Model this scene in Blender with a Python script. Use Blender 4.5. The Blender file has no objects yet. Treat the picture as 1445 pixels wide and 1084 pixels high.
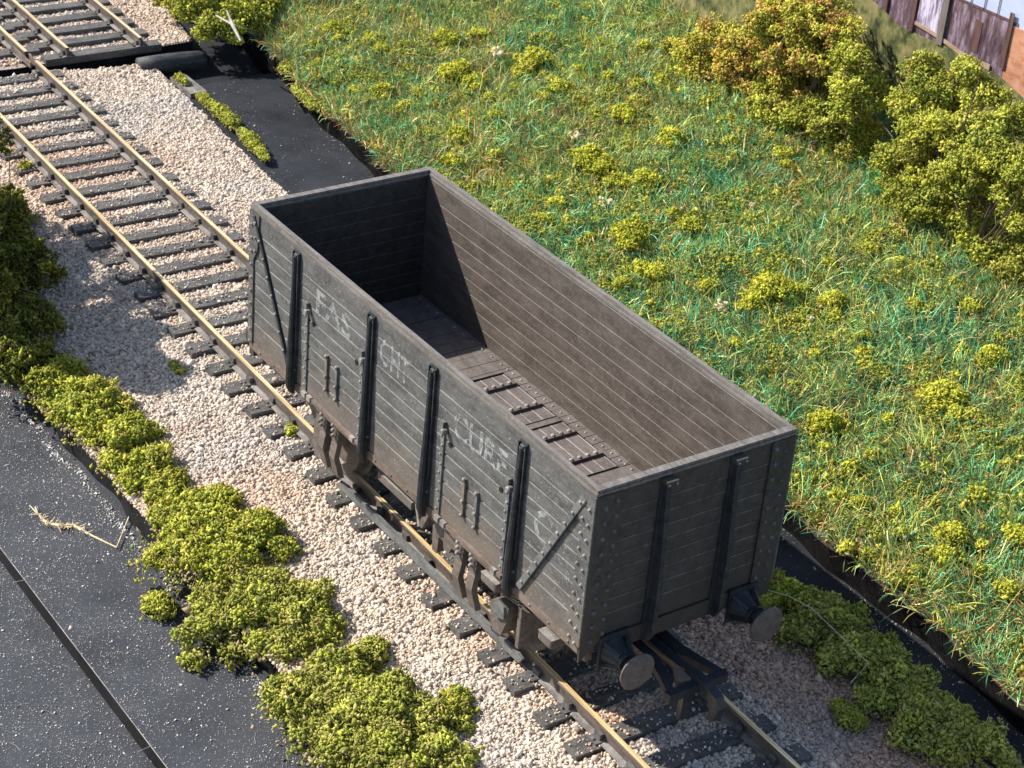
# model railway diorama: open goods wagon
EXPO, SKY = 0.78, 0.115
import bpy, math, random
import numpy as np
from mathutils import Matrix, Vector
random.seed(7); rng = np.random.default_rng(11)
S = bpy.context.scene
C = S.collection
# ------------------------------------------------------------------ render settings, camera, light
S.view_settings.view_transform = 'Standard'; S.view_settings.look = 'None'
S.view_settings.exposure = EXPO; S.view_settings.gamma = 1.0
S.view_settings.use_curve_mapping = False
cd = bpy.data.cameras.new('camera'); cam = bpy.data.objects.new('camera', cd); C.objects.link(cam); S.camera = cam
CAM = np.array([20.187, -14.816, 17.045])
RX = np.array([0.55964, 0.82492, 0.07939]); RY = np.array([0.45404, -0.22506, -0.86209]); RZ = np.array([-0.69329, 0.51851, -0.5005])
cam.matrix_world = Matrix(((RX[0], -RY[0], -RZ[0], CAM[0]), (RX[1], -RY[1], -RZ[1], CAM[1]), (RX[2], -RY[2], -RZ[2], CAM[2]), (0, 0, 0, 1)))
cd.sensor_width = 36; cd.lens = 36 * 2889 / 1445; cd.clip_end = 500; cd.clip_start = .1
cd.dof.use_dof = True; cd.dof.focus_distance = 25.5; cd.dof.aperture_fstop = 3.2
SUN_TO = Vector((.91, .70, -1.0)).normalized()
sd = bpy.data.lights.new('sun', 'SUN'); sun = bpy.data.objects.new('sun', sd); C.objects.link(sun)
sd.energy = 5.0; sd.angle = math.radians(.5); sd.color = (1, .95, .86)
sun.rotation_euler = SUN_TO.to_track_quat('-Z', 'Y').to_euler(); sun.location = (-20, -12, 22)
W = bpy.data.worlds.new('World'); S.world = W; W.use_nodes = True
nt = W.node_tree; bg = nt.nodes['Background']; sky = nt.nodes.new('ShaderNodeTexSky')
sky.sky_type = 'NISHITA'; sky.sun_disc = False
sky.sun_elevation = math.asin(-SUN_TO.z)
sky.sun_rotation = math.atan2(-SUN_TO.x, -SUN_TO.y)
nt.links.new(sky.outputs[0], bg.inputs[0]); bg.inputs[1].default_value = SKY

def infront(P, mx=.09, my=.09):
    """mask of world points inside the picture with a margin (nothing is built where the photo shows nothing)"""
    q = P - CAM; d = q @ RZ
    u = (2889 * (q @ RX) / d) / 722.5; v = (2889 * (q @ RY) / d) / 542
    return (np.abs(u) < 1 + 2 * mx) & (np.abs(v) < 1 + 2 * my)

# ------------------------------------------------------------------ materials
def N(t, k, **kw):
    n = t.nodes.new(k)
    for a, b in kw.items():
        if hasattr(n, a): setattr(n, a, b)
    return n
def new_mat(name, rough=.8, metal=0, spec=.3):
    m = bpy.data.materials.new(name); m.use_nodes = True; t = m.node_tree; b = t.nodes['Principled BSDF']
    b.inputs['Roughness'].default_value = rough; b.inputs['Metallic'].default_value = metal
    b.inputs['Specular IOR Level'].default_value = spec
    return m, t, b
def noise(t, scale, detail=4, rough=.6, vec=None, stretch=None):
    n = t.nodes.new('ShaderNodeTexNoise'); n.inputs['Scale'].default_value = scale
    n.inputs['Detail'].default_value = detail; n.inputs['Roughness'].default_value = rough
    g = t.nodes.new('ShaderNodeNewGeometry'); src = g.outputs['Position']
    if stretch:
        mp = t.nodes.new('ShaderNodeMapping'); mp.inputs['Scale'].default_value = stretch
        t.links.new(src, mp.inputs[0]); src = mp.outputs[0]
    t.links.new(src, n.inputs['Vector']); return n.outputs[0]
def ramp(t, fac, stops):
    r = t.nodes.new('ShaderNodeValToRGB'); e = r.color_ramp.elements
    while len(e) < len(stops): e.new(.5)
    for i, (p, c) in enumerate(stops):
        e[i].position = p; e[i].color = (*c, 1) if len(c) == 3 else c
    t.links.new(fac, r.inputs[0]); return r.outputs[0]
def mixc(t, fac, a, b, mode='MIX'):
    m = t.nodes.new('ShaderNodeMix'); m.data_type = 'RGBA'; m.blend_type = mode
    for s, v in ((0, fac), (6, a), (7, b)):
        if hasattr(v, 'links'): t.links.new(v, m.inputs[s])
        elif isinstance(v, (int, float)): m.inputs[s].default_value = v
        else: m.inputs[s].default_value = (*v, 1)
    return m.outputs[2]
def bump(t, b, h, strength=.3, dist=.02):
    n = t.nodes.new('ShaderNodeBump'); n.inputs['Strength'].default_value = strength; n.inputs['Distance'].default_value = dist
    t.links.new(h, n.inputs['Height']); t.links.new(n.outputs[0], b.inputs['Normal'])
def k(v): return (v, v, v)
def heightfac(t, z0, z1):
    g = t.nodes.new('ShaderNodeNewGeometry'); s = t.nodes.new('ShaderNodeSeparateXYZ'); t.links.new(g.outputs['Position'], s.inputs[0])
    r = t.nodes.new('ShaderNodeMapRange'); r.inputs[1].default_value = z0; r.inputs[2].default_value = z1
    t.links.new(s.outputs[2], r.inputs[0]); return r.outputs[0]
def math2(t, op, a, b):
    m = t.nodes.new('ShaderNodeMath'); m.operation = op
    for i, v in enumerate((a, b)):
        if hasattr(v, 'links'): t.links.new(v, m.inputs[i])
        else: m.inputs[i].default_value = v
    return m.outputs[0]

def paint(name, dark, light, dust=(.32, .29, .25), dustamt=.5, grime=None, rough=.62, stretch=(1, 3, 3)):
    """weathered matt model paint: streaked two-tone, dust specks, optional dirt that climbs from the sole bar"""
    m, t, b = new_mat(name, rough, 0, .35)
    base = ramp(t, noise(t, 2.2, 6, .65, stretch=stretch), [(.36, dark), (.64, light)])
    base = mixc(t, ramp(t, noise(t, 14, 3, .7), [(.5, k(0)), (.72, k(.35))]), base, tuple(c * 1.7 + .01 for c in light))
    if grime:
        h = math2(t, 'SUBTRACT', 1.0, heightfac(t, 1.35, 2.25))
        f = math2(t, 'MULTIPLY', h, ramp(t, noise(t, 1.6, 5, .7), [(.3, k(.25)), (.62, k(1))]))
        base = mixc(t, f, base, grime)
    sp = ramp(t, noise(t, 34, 2, .6), [(.64, k(0)), (.72, k(dustamt))])
    base = mixc(t, sp, base, dust)
    t.links.new(base, b.inputs['Base Color'])
    bump(t, b, noise(t, 30, 4, .7), .25, .01)
    return m
M = {}
M['side'] = paint('weathered slate grey paint', (.056, .056, .056), (.116, .114, .109), dust=(.42, .42, .41), dustamt=.6, grime=(.155, .118, .092))
M['dust'] = paint('dusty plank edges', (.078, .08, .081), (.17, .172, .17))
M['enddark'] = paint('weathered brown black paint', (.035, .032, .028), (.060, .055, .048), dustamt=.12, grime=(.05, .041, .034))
M['endline'] = paint('worn plank edges of the end', (.06, .06, .06), (.15, .148, .142), dustamt=.2)
M['inside'] = paint('dirty brown grey inside', (.062, .049, .041), (.106, .087, .075), dust=(.42, .36, .30), dustamt=.55)
M['insideline'] = paint('dusty plank edges inside', (.056, .046, .039), (.098, .082, .070))
M['floor'] = paint('dirty floor boards', (.082, .069, .063), (.135, .116, .107), dustamt=.5)
M['floorline'] = paint('pale floor board edges', (.20, .175, .18), (.36, .31, .32))
M['gapdark'] = paint('dark gap', (.008, .008, .008), (.014, .013, .012), dustamt=0)
M['cap'] = paint('worn rim paint', (.10, .089, .08), (.185, .165, .15), stretch=(.6, 6, 6))
M['iron'] = paint('blackened strapping', (.014, .016, .019), (.036, .038, .042), dustamt=.3)
M['endinside'] = paint('inside of the ends with shade painted in', (.018, .017, .017), (.040, .036, .034), dustamt=.2)  # darkened: shade of the enclosed interior painted into the end planks
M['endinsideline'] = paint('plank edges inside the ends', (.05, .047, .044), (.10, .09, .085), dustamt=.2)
M['ironworn'] = paint('dusty strapping', (.075, .078, .08), (.16, .158, .152), dustamt=.6)
M['ironpale'] = paint('pale worn ironwork', (.13, .122, .115), (.27, .25, .225), dustamt=.6)
M['rust'] = paint('rusty brown dirt', (.10, .074, .06), (.185, .14, .115), dustamt=.5)
M['under'] = paint('dirty underframe', (.075, .06, .052), (.14, .115, .10), dustamt=.5)
M['blackplastic'] = paint('black plastic', (.016, .018, .022), (.034, .036, .042), dustamt=.15, rough=.45)
M['bufhead'] = paint('brown buffer face', (.078, .062, .056), (.12, .10, .09), dustamt=.3)
M['wheel'] = paint('wheel steel', (.06, .05, .045), (.12, .10, .09), rough=.5)
# faded lettering: worn through by noise
m, t, b = new_mat('faded white lettering', .8)
b.inputs['Base Color'].default_value = (.50, .52, .53, 1)
al = math2(t, 'MULTIPLY', ramp(t, noise(t, 9, 5, .75), [(.43, k(0)), (.64, k(.55))]), ramp(t, noise(t, 2.3, 2), [(.32, k(.35)), (.58, k(1))]))
t.links.new(al, b.inputs['Alpha']); M['letter'] = m
# rails
m, t, b = new_mat('nickel silver rail head with painted gleam', .32, .35, .5)
t.links.new(ramp(t, noise(t, 2.2, 4, .6, stretch=(.25, 14, 6)), [(.36, (.46, .29, .12)), (.5, (.84, .60, .27)), (.64, (.95, .80, .48))]), b.inputs['Base Color']); M['railtop'] = m  # gold streaks carry the sun's highlight in the base colour
M['railside'] = paint('rust painted rail side', (.055, .040, .033), (.125, .095, .08), dustamt=.4)
M['railfoot'] = paint('weathered rail foot', (.09, .08, .075), (.24, .22, .205), dustamt=.5)
M['sleeper'] = paint('black plastic sleepers with dust', (.046, .043, .041), (.112, .104, .097), dust=(.5, .45, .40), dustamt=.75, stretch=(3, 1, 3))
M['chair'] = paint('rail chairs', (.05, .046, .044), (.12, .11, .105), dustamt=.6)
# base boards: black, strewn with pale dust flecks
def board(name, dark, light, fleck, rough=.6, lo=.63, spec=.25):
    m, t, b = new_mat(name, rough, 0, spec)
    base = ramp(t, noise(t, .8, 6, .65), [(.3, dark), (.7, light)])
    n1 = ramp(t, noise(t, 15, 3, .8), [(lo - .03, k(0)), (lo + .03, k(1))])
    n2 = ramp(t, noise(t, 30, 2, .75), [(lo - .03, k(0)), (lo + .03, k(.9))])
    n3 = ramp(t, noise(t, 1.1, 3), [(.3, k(.45)), (.6, k(1))])
    f = math2(t, 'MULTIPLY', math2(t, 'MAXIMUM', n1, n2), n3)
    t.links.new(mixc(t, math2(t, 'MULTIPLY', f, fleck), base, (.42, .40, .38)), b.inputs['Base Color'])
    bump(t, b, noise(t, 40, 3, .7), .3, .01); return m
M['board'] = board('black board with dust flecks', (.027, .029, .035), (.055, .058, .067), .5, .6, .66)
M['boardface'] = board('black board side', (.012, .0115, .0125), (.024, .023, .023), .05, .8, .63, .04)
M['paleedge'] = paint('pale board edge', (.16, .155, .15), (.38, .36, .34), dustamt=.5)
M['channel'] = board('black painted channel', (.013, .0145, .018), (.034, .036, .042), .25, .75, .69, .10)
M['soil'] = paint('dark soil under the fibres', (.02, .024, .012), (.06, .048, .024), dustamt=.1)
M['bankface'] = paint('black painted bank face', (.004, .004, .005), (.010, .009, .009), dustamt=.05, rough=.95)
M['bankface'].node_tree.nodes['Principled BSDF'].inputs['Specular IOR Level'].default_value = .03
M['banklip'] = paint('brown torn lip of the bank', (.07, .045, .035), (.15, .10, .075), dustamt=.3)
m, t, b = new_mat('glued ballast bed', .9)
t.links.new(ramp(t, noise(t, 26, 3, .7), [(.3, (.12, .09, .075)), (.5, (.34, .27, .23)), (.7, (.56, .48, .42))]), b.inputs['Base Color'])
bump(t, b, noise(t, 26, 3, .7), .8, .04); M['bed'] = m
def vcol(name, rough=.85, trans=0, spec=.2):
    m, t, b = new_mat(name, rough, 0, spec)
    a = t.nodes.new('ShaderNodeAttribute'); a.attribute_name = 'Col'; t.links.new(a.outputs[0], b.inputs['Base Color'])
    if trans:   # thin fibres and open foam let some light through
        tr = t.nodes.new('ShaderNodeBsdfTranslucent'); t.links.new(a.outputs[0], tr.inputs[0]); mx = t.nodes.new('ShaderNodeMixShader'); mx.inputs[0].default_value = trans
        t.links.new(b.outputs[0], mx.inputs[1]); t.links.new(tr.outputs[0], mx.inputs[2]); t.links.new(mx.outputs[0], t.nodes['Material Output'].inputs[0])
    return m
M['stone'] = vcol('ballast chips', .8, spec=.35); M['fibre'] = vcol('dyed fibres', .5, .16, spec=.4); M['foam'] = vcol('foliage foam crumbs', .9, .35, spec=.1)
M['twig'] = paint('pale twig', (.18, .172, .155), (.34, .325, .30)); M['straw'] = paint('dry straw', (.45, .33, .18), (.68, .56, .36))
M['thread'] = paint('pale thread', (.5, .55, .40), (.62, .64, .50)); M['fluff'] = paint('pale wood fluff', (.55, .42, .28), (.72, .62, .48))
M['stem'] = paint('brown foam stems', (.05, .035, .022), (.11, .08, .05))
M['logm'] = paint('black rolled tube', (.014, .015, .018), (.05, .05, .054), dustamt=.5, stretch=(5, 1, 5))
# printed backdrop inks (flat print)
def ink(name, stops, scale, stretch, detail=5):
    m, t, b = new_mat(name, .7, 0, .2)
    t.links.new(ramp(t, noise(t, scale, detail, .7, stretch=stretch), stops), b.inputs['Base Color']); return m
M['p_sky'] = ink('printed sky', [(.35, (.34, .40, .58)), (.65, (.46, .49, .64))], .8, (1, 1, 1))
M['p_grass'] = ink('printed long grass', [(.36, (.03, .038, .018)), (.45, (.095, .105, .04)), (.54, (.19, .18, .07)), (.64, (.30, .23, .13))], 2.8, (1.2, 1, .8), 9)
M['p_wall'] = ink('printed dark boarding', [(.36, (.035, .022, .03)), (.5, (.12, .075, .09)), (.62, (.26, .20, .26))], 3.0, (2.4, 1, .6), 8)
M['p_pale'] = ink('printed pale streaks', [(.40, (.05, .035, .05)), (.5, (.26, .21, .29)), (.58, (.55, .49, .62))], 3.4, (3, 1, .4), 8)
M['p_brick'] = ink('printed orange brick', [(.35, (.33, .14, .08)), (.5, (.46, .22, .13)), (.7, (.50, .30, .25))], 3, (1, 1, 2.5))
M['p_kerb'] = ink('printed pale kerb', [(.35, (.24, .15, .10)), (.65, (.42, .30, .22))], 2, (1, 1, 3))
M['p_post'] = ink('printed post', [(.35, (.07, .035, .03)), (.65, (.15, .085, .08))], 3, (4, 1, .6))
M['p_pole'] = ink('printed pole', [(.35, (.10, .085, .075)), (.65, (.20, .165, .15))], 3, (5, 1, .5))
M['p_back'] = ink('board back', [(.3, (.3, .25, .2)), (.7, (.35, .3, .25))], 1, (1, 1, 1))

# ------------------------------------------------------------------ mesh helpers
class MB:
    def __init__(s): s.v = []; s.f = []; s.m = []; s.mats = []
    def mi(s, m):
        if m not in s.mats: s.mats.append(m)
        return s.mats.index(m)
    def add(s, vs, fs, m):
        o = len(s.v); s.v += [tuple(v) for v in vs]; i = s.mi(m)
        for f in fs: s.f.append(tuple(o + a for a in f)); s.m.append(i)
    def box(s, x0, x1, y0, y1, z0, z1, m, top=None):
        x0, x1 = min(x0, x1), max(x0, x1); y0, y1 = min(y0, y1), max(y0, y1); z0, z1 = min(z0, z1), max(z0, z1)
        vs = [(x, y, z) for z in (z0, z1) for y in (y0, y1) for x in (x0, x1)]
        s.add(vs, [(0, 2, 3, 1), (0, 1, 5, 4), (2, 6, 7, 3), (0, 4, 6, 2), (1, 3, 7, 5)], m)
        s.add(vs, [(4, 5, 7, 6)], top or m)
    def prism(s, poly, axis, a0, a1, m, capm=None):
        """polygon (two coords) extruded along an axis"""
        def P(p, a):
            return {'x': (a, p[0], p[1]), 'y': (p[0], a, p[1]), 'z': (p[0], p[1], a)}[axis]
        n = len(poly); vs = [P(p, a0) for p in poly] + [P(p, a1) for p in poly]
        s.add(vs, [(i, (i + 1) % n, n + (i + 1) % n, n + i) for i in range(n)], m)
        s.add(vs, [tuple(range(n))[::-1], tuple(range(n, 2 * n))], capm or m)
    def dome(s, c, r, d, m, h=.7, n=7):
        """rivet or bolt head: a low dome of radius r standing out along d"""
        d = Vector(d).normalized(); u = d.orthogonal().normalized(); w = d.cross(u); c = Vector(c); vs = []
        for q, hh in ((1, 0), (.92, .45), (.55, .85)):
            for i in range(n):
                a = 2 * math.pi * i / n; vs.append(c + (u * math.cos(a) + w * math.sin(a)) * r * q + d * r * h * hh * 1.3)
        vs.append(c + d * r * h * 1.3)
        fs = []
        for q in range(2):
            fs += [(q * n + i, q * n + (i + 1) % n, (q + 1) * n + (i + 1) % n, (q + 1) * n + i) for i in range(n)]
        fs += [(2 * n + i, 2 * n + (i + 1) % n, 3 * n) for i in range(n)]
        s.add(vs, fs, m)
    def lathe(s, prof, o, d, m, n=24, sx=1):
        """profile of (distance along d, radius)"""
        d = Vector(d).normalized(); u = Vector((0, 0, 1)) if abs(d.z) < .9 else Vector((1, 0, 0)); u = (u - d * u.dot(d)).normalized(); w = d.cross(u); o = Vector(o); vs = []
        for a, r in prof:
            for i in range(n):
                t = 2 * math.pi * i / n; vs.append(o + d * a + (u * math.cos(t) + w * math.sin(t) * sx) * r)
        fs = [(j * n + i, j * n + (i + 1) % n, (j + 1) * n + (i + 1) % n, (j + 1) * n + i) for j in range(len(prof) - 1) for i in range(n)]
        fs += [tuple(range(n))[::-1], tuple(range((len(prof) - 1) * n, len(prof) * n))]
        s.add(vs, fs, m)
    def beam(s, p, q, w, t, n, m):
        """rectangular bar from p to q: w wide, t thick along n"""
        p = Vector(p); q = Vector(q); n = Vector(n).normalized(); d = (q - p).normalized(); x = d.cross(n).normalized() * (w / 2); n = n * (t / 2)
        vs = [a + sx * x + sn * n for a in (p, q) for sx, sn in ((-1, -1), (1, -1), (1, 1), (-1, 1))]
        s.add(vs, [(0, 1, 2, 3), (7, 6, 5, 4), (0, 4, 5, 1), (1, 5, 6, 2), (2, 6, 7, 3), (3, 7, 4, 0)], m)
    def tube(s, pts, r, m, n=6, jit=0):
        pts = [Vector(p) for p in pts]; vs = []
        for i, p in enumerate(pts):
            d = (pts[min(i + 1, len(pts) - 1)] - pts[max(i - 1, 0)]).normalized(); u = d.orthogonal().normalized(); w = d.cross(u)
            rr = (r[i] if isinstance(r, (list, tuple)) else r) * (1 + random.uniform(-jit, jit))
            for j in range(n):
                a = 2 * math.pi * j / n; vs.append(p + (u * math.cos(a) + w * math.sin(a)) * rr)
        fs = [(i * n + j, i * n + (j + 1) % n, (i + 1) * n + (j + 1) % n, (i + 1) * n + j) for i in range(len(pts) - 1) for j in range(n)]
        fs += [tuple(range(n))[::-1], tuple(range((len(pts) - 1) * n, len(pts) * n))]
        s.add(vs, fs, m)
    def turned(s):
        """the same piece turned half round the vertical axis"""
        o = MB(); o.v = [(-x, -y, z) for x, y, z in s.v]; o.f = list(s.f); o.m = list(s.m); o.mats = list(s.mats); return o
    def build(s, name, parent=None, bevel=0, label=None, smooth=False):
        me = bpy.data.meshes.new(name); me.from_pydata(s.v, [], s.f); me.update()
        for m_ in s.mats: me.materials.append(M[m_])
        me.polygons.foreach_set('material_index', s.m)
        if smooth: me.polygons.foreach_set('use_smooth', [True] * len(me.polygons))
        o = bpy.data.objects.new(name, me); C.objects.link(o)
        if parent: o.parent = parent
        if bevel:
            b = o.modifiers.new('Bevel', 'BEVEL'); b.width = bevel; b.segments = 2; b.limit_method = 'ANGLE'; b.angle_limit = math.radians(50)
        if label: o['label'] = label
        return o
def empty(name, loc, rz=0):
    o = bpy.data.objects.new(name, None); C.objects.link(o); o.location = loc; o.rotation_euler = (0, 0, rz); o.empty_display_size = .2; return o
def tag(o, label=None, cat=None, group=None, kind=None):
    for a, v in (('label', label), ('category', cat), ('group', group), ('kind', kind)):
        if v: o[a] = v
    return o
def npmesh(name, V, F, col, mat, parent=None):
    me = bpy.data.meshes.new(name); kk = F.shape[1]
    me.vertices.add(len(V)); me.vertices.foreach_set('co', V.astype(np.float32).ravel())
    me.loops.add(F.size); me.loops.foreach_set('vertex_index', F.astype(np.int32).ravel())
    me.polygons.add(len(F)); me.polygons.foreach_set('loop_start', np.arange(0, F.size, kk, dtype=np.int32))
    me.polygons.foreach_set('loop_total', np.full(len(F), kk, dtype=np.int32))
    me.update(calc_edges=True)
    if col is not None:
        a = me.attributes.new('Col', 'FLOAT_COLOR', 'POINT'); c = np.ones((len(V), 4), np.float32); c[:, :3] = np.clip(col, 0, 1); a.data.foreach_set('color', c.ravel())
    me.materials.append(M[mat])
    o = bpy.data.objects.new(name, me); C.objects.link(o)
    if parent: o.parent = parent
    return o
# icosahedron for crumbs and chips
g_ = (1 + 5 ** .5) / 2
ICO = np.array([(-1, g_, 0), (1, g_, 0), (-1, -g_, 0), (1, -g_, 0), (0, -1, g_), (0, 1, g_), (0, -1, -g_), (0, 1, -g_), (g_, 0, -1), (g_, 0, 1), (-g_, 0, -1), (-g_, 0, 1)]) / math.sqrt(1 + g_ * g_)
ICOF = np.array([(0, 11, 5), (0, 5, 1), (0, 1, 7), (0, 7, 10), (0, 10, 11), (1, 5, 9), (5, 11, 4), (11, 10, 2), (10, 7, 6), (7, 1, 8), (3, 9, 4), (3, 4, 2), (3, 2, 6), (3, 6, 8), (3, 8, 9), (4, 9, 5), (2, 4, 11), (6, 2, 10), (8, 6, 7), (9, 8, 1)])
OCT = np.array([(1, 0, 0), (-1, 0, 0), (0, 1, 0), (0, -1, 0), (0, 0, 1), (0, 0, -1)], float); OCTF = np.array([(0, 2, 4), (2, 1, 4), (1, 3, 4), (3, 0, 4), (2, 0, 5), (1, 2, 5), (3, 1, 5), (0, 3, 5)])
def rotmats(n):
    q = rng.normal(size=(n, 4)); q /= np.linalg.norm(q, axis=1)[:, None]; w, x, y, z = q.T
    return np.stack([np.stack([1 - 2 * (y * y + z * z), 2 * (x * y - z * w), 2 * (x * z + y * w)], 1), np.stack([2 * (x * y + z * w), 1 - 2 * (x * x + z * z), 2 * (y * z - x * w)], 1), np.stack([2 * (x * z - y * w), 2 * (y * z + x * w), 1 - 2 * (x * x + y * y)], 1)], 1)
def crumbs(P, R, col, aniso=.35, jit=.22, B=ICO, BF=ICOF, strand=None):
    """many little irregular lumps at P with radius R"""
    n = len(P); sc = R[:, None] * np.exp(rng.normal(0, aniso, (n, 3)))
    if strand is not None: sc = np.where(strand[:, None], R[:, None] * np.array([(3.2, .42, .42)]) * rng.uniform(.7, 1.3, (n, 1)), sc)
    kv = len(B); L = B[None] * (1 + rng.normal(0, jit, (n, kv, 1)))
    V = np.einsum('nij,nkj->nki', rotmats(n), L * sc[:, None, :]) + P[:, None, :]
    F = (BF[None] + (np.arange(n) * kv)[:, None, None]).reshape(-1, 3)
    return V.reshape(-1, 3), F, np.repeat(col, kv, axis=0)
def vnoise(x, y, s, seed=0):
    """smooth value noise, 0..1"""
    r = np.random.default_rng(seed); T = r.random((64, 64)); x = x / s + 31.7; y = y / s + 17.3
    i = np.floor(x).astype(int); j = np.floor(y).astype(int); u = x - i; v = y - j; u = u * u * (3 - 2 * u); v = v * v * (3 - 2 * v)
    a = T[i % 64, j % 64]; b = T[(i + 1) % 64, j % 64]; c = T[i % 64, (j + 1) % 64]; d = T[(i + 1) % 64, (j + 1) % 64]
    return (a * (1 - u) + b * u) * (1 - v) + (c * (1 - u) + d * u) * v
LOBES={
 'left_tall':[(-13.22, -2.06, 0.48), (-10.86, -2.81, 0.67), (-9.06, -3.3, 0.52), (-8.2, -4.03, 0.54), (-8.02, -3.67, 0.36), (-12.03, -3.01, 0.8), (-9.83, -4.01, 0.75)],
 'left_b':[(-7.39, -3.45, 0.45), (-6.43, -3.31, 0.49), (-5.29, -3.23, 0.43), (-4.45, -3.2, 0.31), (-6.48, -3.66, 0.29), (-3.83, -3.32, 0.24), (-4.79, -3.64, 0.22)],
 'left_c':[(-2.34, -3.35, 0.55), (-2.25, -3.97, 0.42), (-1.92, -2.75, 0.42), (-1.35, -3.4, 0.46), (-1.68, -4.41, 0.19), (-3.03, -3.24, 0.27), (-3.01, -2.78, 0.24), (-1.41, -2.56, 0.21)],
 'left_d':[(-0.72, -4.23, 0.28), (-0.32, -4.53, 0.12), (-1.02, -3.91, 0.25)],
 'left_e':[(-0.4, -3.28, 0.42), (0.17, -3.09, 0.38), (-0.42, -3.66, 0.3), (-0.27, -2.67, 0.2), (0.25, -3.8, 0.2)],
 'left_f':[(1.5, -3.29, 0.43), (1.61, -3.89, 0.38), (2.21, -4.01, 0.3), (2.43, -3.61, 0.39), (1.34, -4.06, 0.14), (1.35, -2.75, 0.24), (1.21, -3.34, 0.21)],
 'left_g':[(2.44, -3.13, 0.45), (2.91, -2.87, 0.34), (3.68, -3.08, 0.39), (3.23, -3.61, 0.41), (3.77, -3.62, 0.36), (3.15, -4.03, 0.23), (3.42, -4.39, 0.18), (2.06, -2.74, 0.21)],
 'left_h':[(2.78, -2.29, 0.15), (2.66, -2.1, 0.09), (3.24, -2.42, 0.09)],
 'right_a':[(2.75, 3.4, 0.17), (3.11, 3.34, 0.21), (3.08, 3.03, 0.13), (3.1, 3.62, 0.15)],
 'right_b':[(3.6, 3.46, 0.34), (3.87, 2.89, 0.29), (4.07, 3.45, 0.35), (3.55, 3.72, 0.21)],
 'right_c':[(4.69, 3.23, 0.37), (4.87, 3.55, 0.29), (4.55, 2.96, 0.22), (4.42, 3.75, 0.19)],
 'right_d':[(5.48, 3.21, 0.36), (5.52, 3.61, 0.24), (5.55, 2.85, 0.24), (5.18, 3.8, 0.15)],
 'right_e':[(6.24, 3.18, 0.36), (6.24, 3.65, 0.2), (6.28, 2.81, 0.28), (6.87, 3.43, 0.28), (6.82, 2.88, 0.29), (7.19, 3.57, 0.2)],
 'right_f':[(5.52, 2.28, 0.13), (5.73, 2.25, 0.11), (5.35, 2.33, 0.08)],
 'right_g':[(3.04, 2.56, 0.1), (3.1, 2.38, 0.08)],
 'edge_a':[(-18.7, 4.26, 0.13), (-18.42, 4.28, 0.1)],
 'edge_b':[(-17.59, 4.26, 0.14), (-17.04, 4.24, 0.16), (-16.58, 4.32, 0.2), (-16.03, 4.23, 0.15)],
 'edge_c':[(-15.69, 4.26, 0.15), (-15.2, 4.17, 0.15), (-14.49, 4.06, 0.12), (-14.13, 4.0, 0.09)],
 'bank_a':[(-17.72, 6.39, 0.13), (-17.44, 6.41, 0.1)],
 'bank_b':[(-15.57, 5.96, 0.09), (-16.61, 6.06, 0.08)],
 'far_bush':[(-21.54, 5.52, 0.34), (-20.7, 5.73, 0.47), (-21.15, 6.51, 0.51), (-20.09, 6.61, 0.47), (-19.56, 5.52, 0.36), (-20.84, 7.29, 0.51), (-21.33, 8.03, 0.44), (-19.18, 5.86, 0.2), (-22.29, 6.25, 0.44), (-22.37, 7.43, 0.62)],
 'sleeper_tuft_a':[(-15.12, -0.85, 0.1)],
 'sleeper_tuft_b':[(-4.87, -0.56, 0.0), (-4.08, -0.94, 0.07)],
 'sleeper_tuft_c':[(-6.7, -1.61, 0.07), (-7.0, -1.62, 0.05)],
 'sleeper_tuft_d':[(3.02, -2.08, 0.05)],
 'sleeper_tuft_e':[(-13.94, -1.27, 0.07), (-12.83, -0.71, 0.06)],
 'gap_tuft':[(-3.47, -1.43, 0.06)],
}
BUSH={
 'orange_left':[(-12.2, 14.16, 0.54), (-12.11, 13.34, 0.38), (-11.0, 13.79, 0.59), (-11.19, 12.97, 0.37), (-11.81, 14.85, 0.42), (-12.55, 13.25, 0.24)],
 'orange_main':[(-11.89, 16.39, 0.85), (-10.34, 14.63, 0.7), (-10.33, 15.65, 0.7), (-11.94, 15.69, 0.65), (-12.85, 17.66, 0.68), (-11.39, 17.02, 0.49)],
 'narrow':[(-10.08, 16.26, 0.38), (-8.43, 15.0, 0.46), (-7.79, 14.1, 0.33), (-7.15, 13.9, 0.27), (-9.15, 15.31, 0.34)],
 'low_front':[(-8.34, 13.13, 0.33), (-8.2, 13.58, 0.39), (-8.95, 12.98, 0.3), (-7.63, 13.28, 0.24), (-9.28, 12.97, 0.21)],
 'twin_peak':[(-8.63, 17.06, 0.41), (-7.69, 16.73, 0.62), (-7.23, 17.33, 0.47), (-7.24, 15.36, 0.45), (-8.38, 18.17, 0.29), (-9.21, 17.79, 0.24)],
 'right_mass':[(-5.83, 14.12, 0.52), (-5.75, 13.49, 0.35), (-5.86, 15.33, 0.71), (-5.76, 16.46, 0.45), (-5.71, 17.03, 0.46), (-6.46, 15.31, 0.45)],
 'front_mass':[(-4.37, 12.95, 0.5), (-3.89, 12.23, 0.3), (-4.2, 14.08, 0.6), (-4.36, 15.31, 0.55), (-3.29, 14.12, 0.42), (-4.66, 13.96, 0.43), (-3.56, 15.07, 0.57), (-2.46, 13.66, 0.25)],
}
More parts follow.
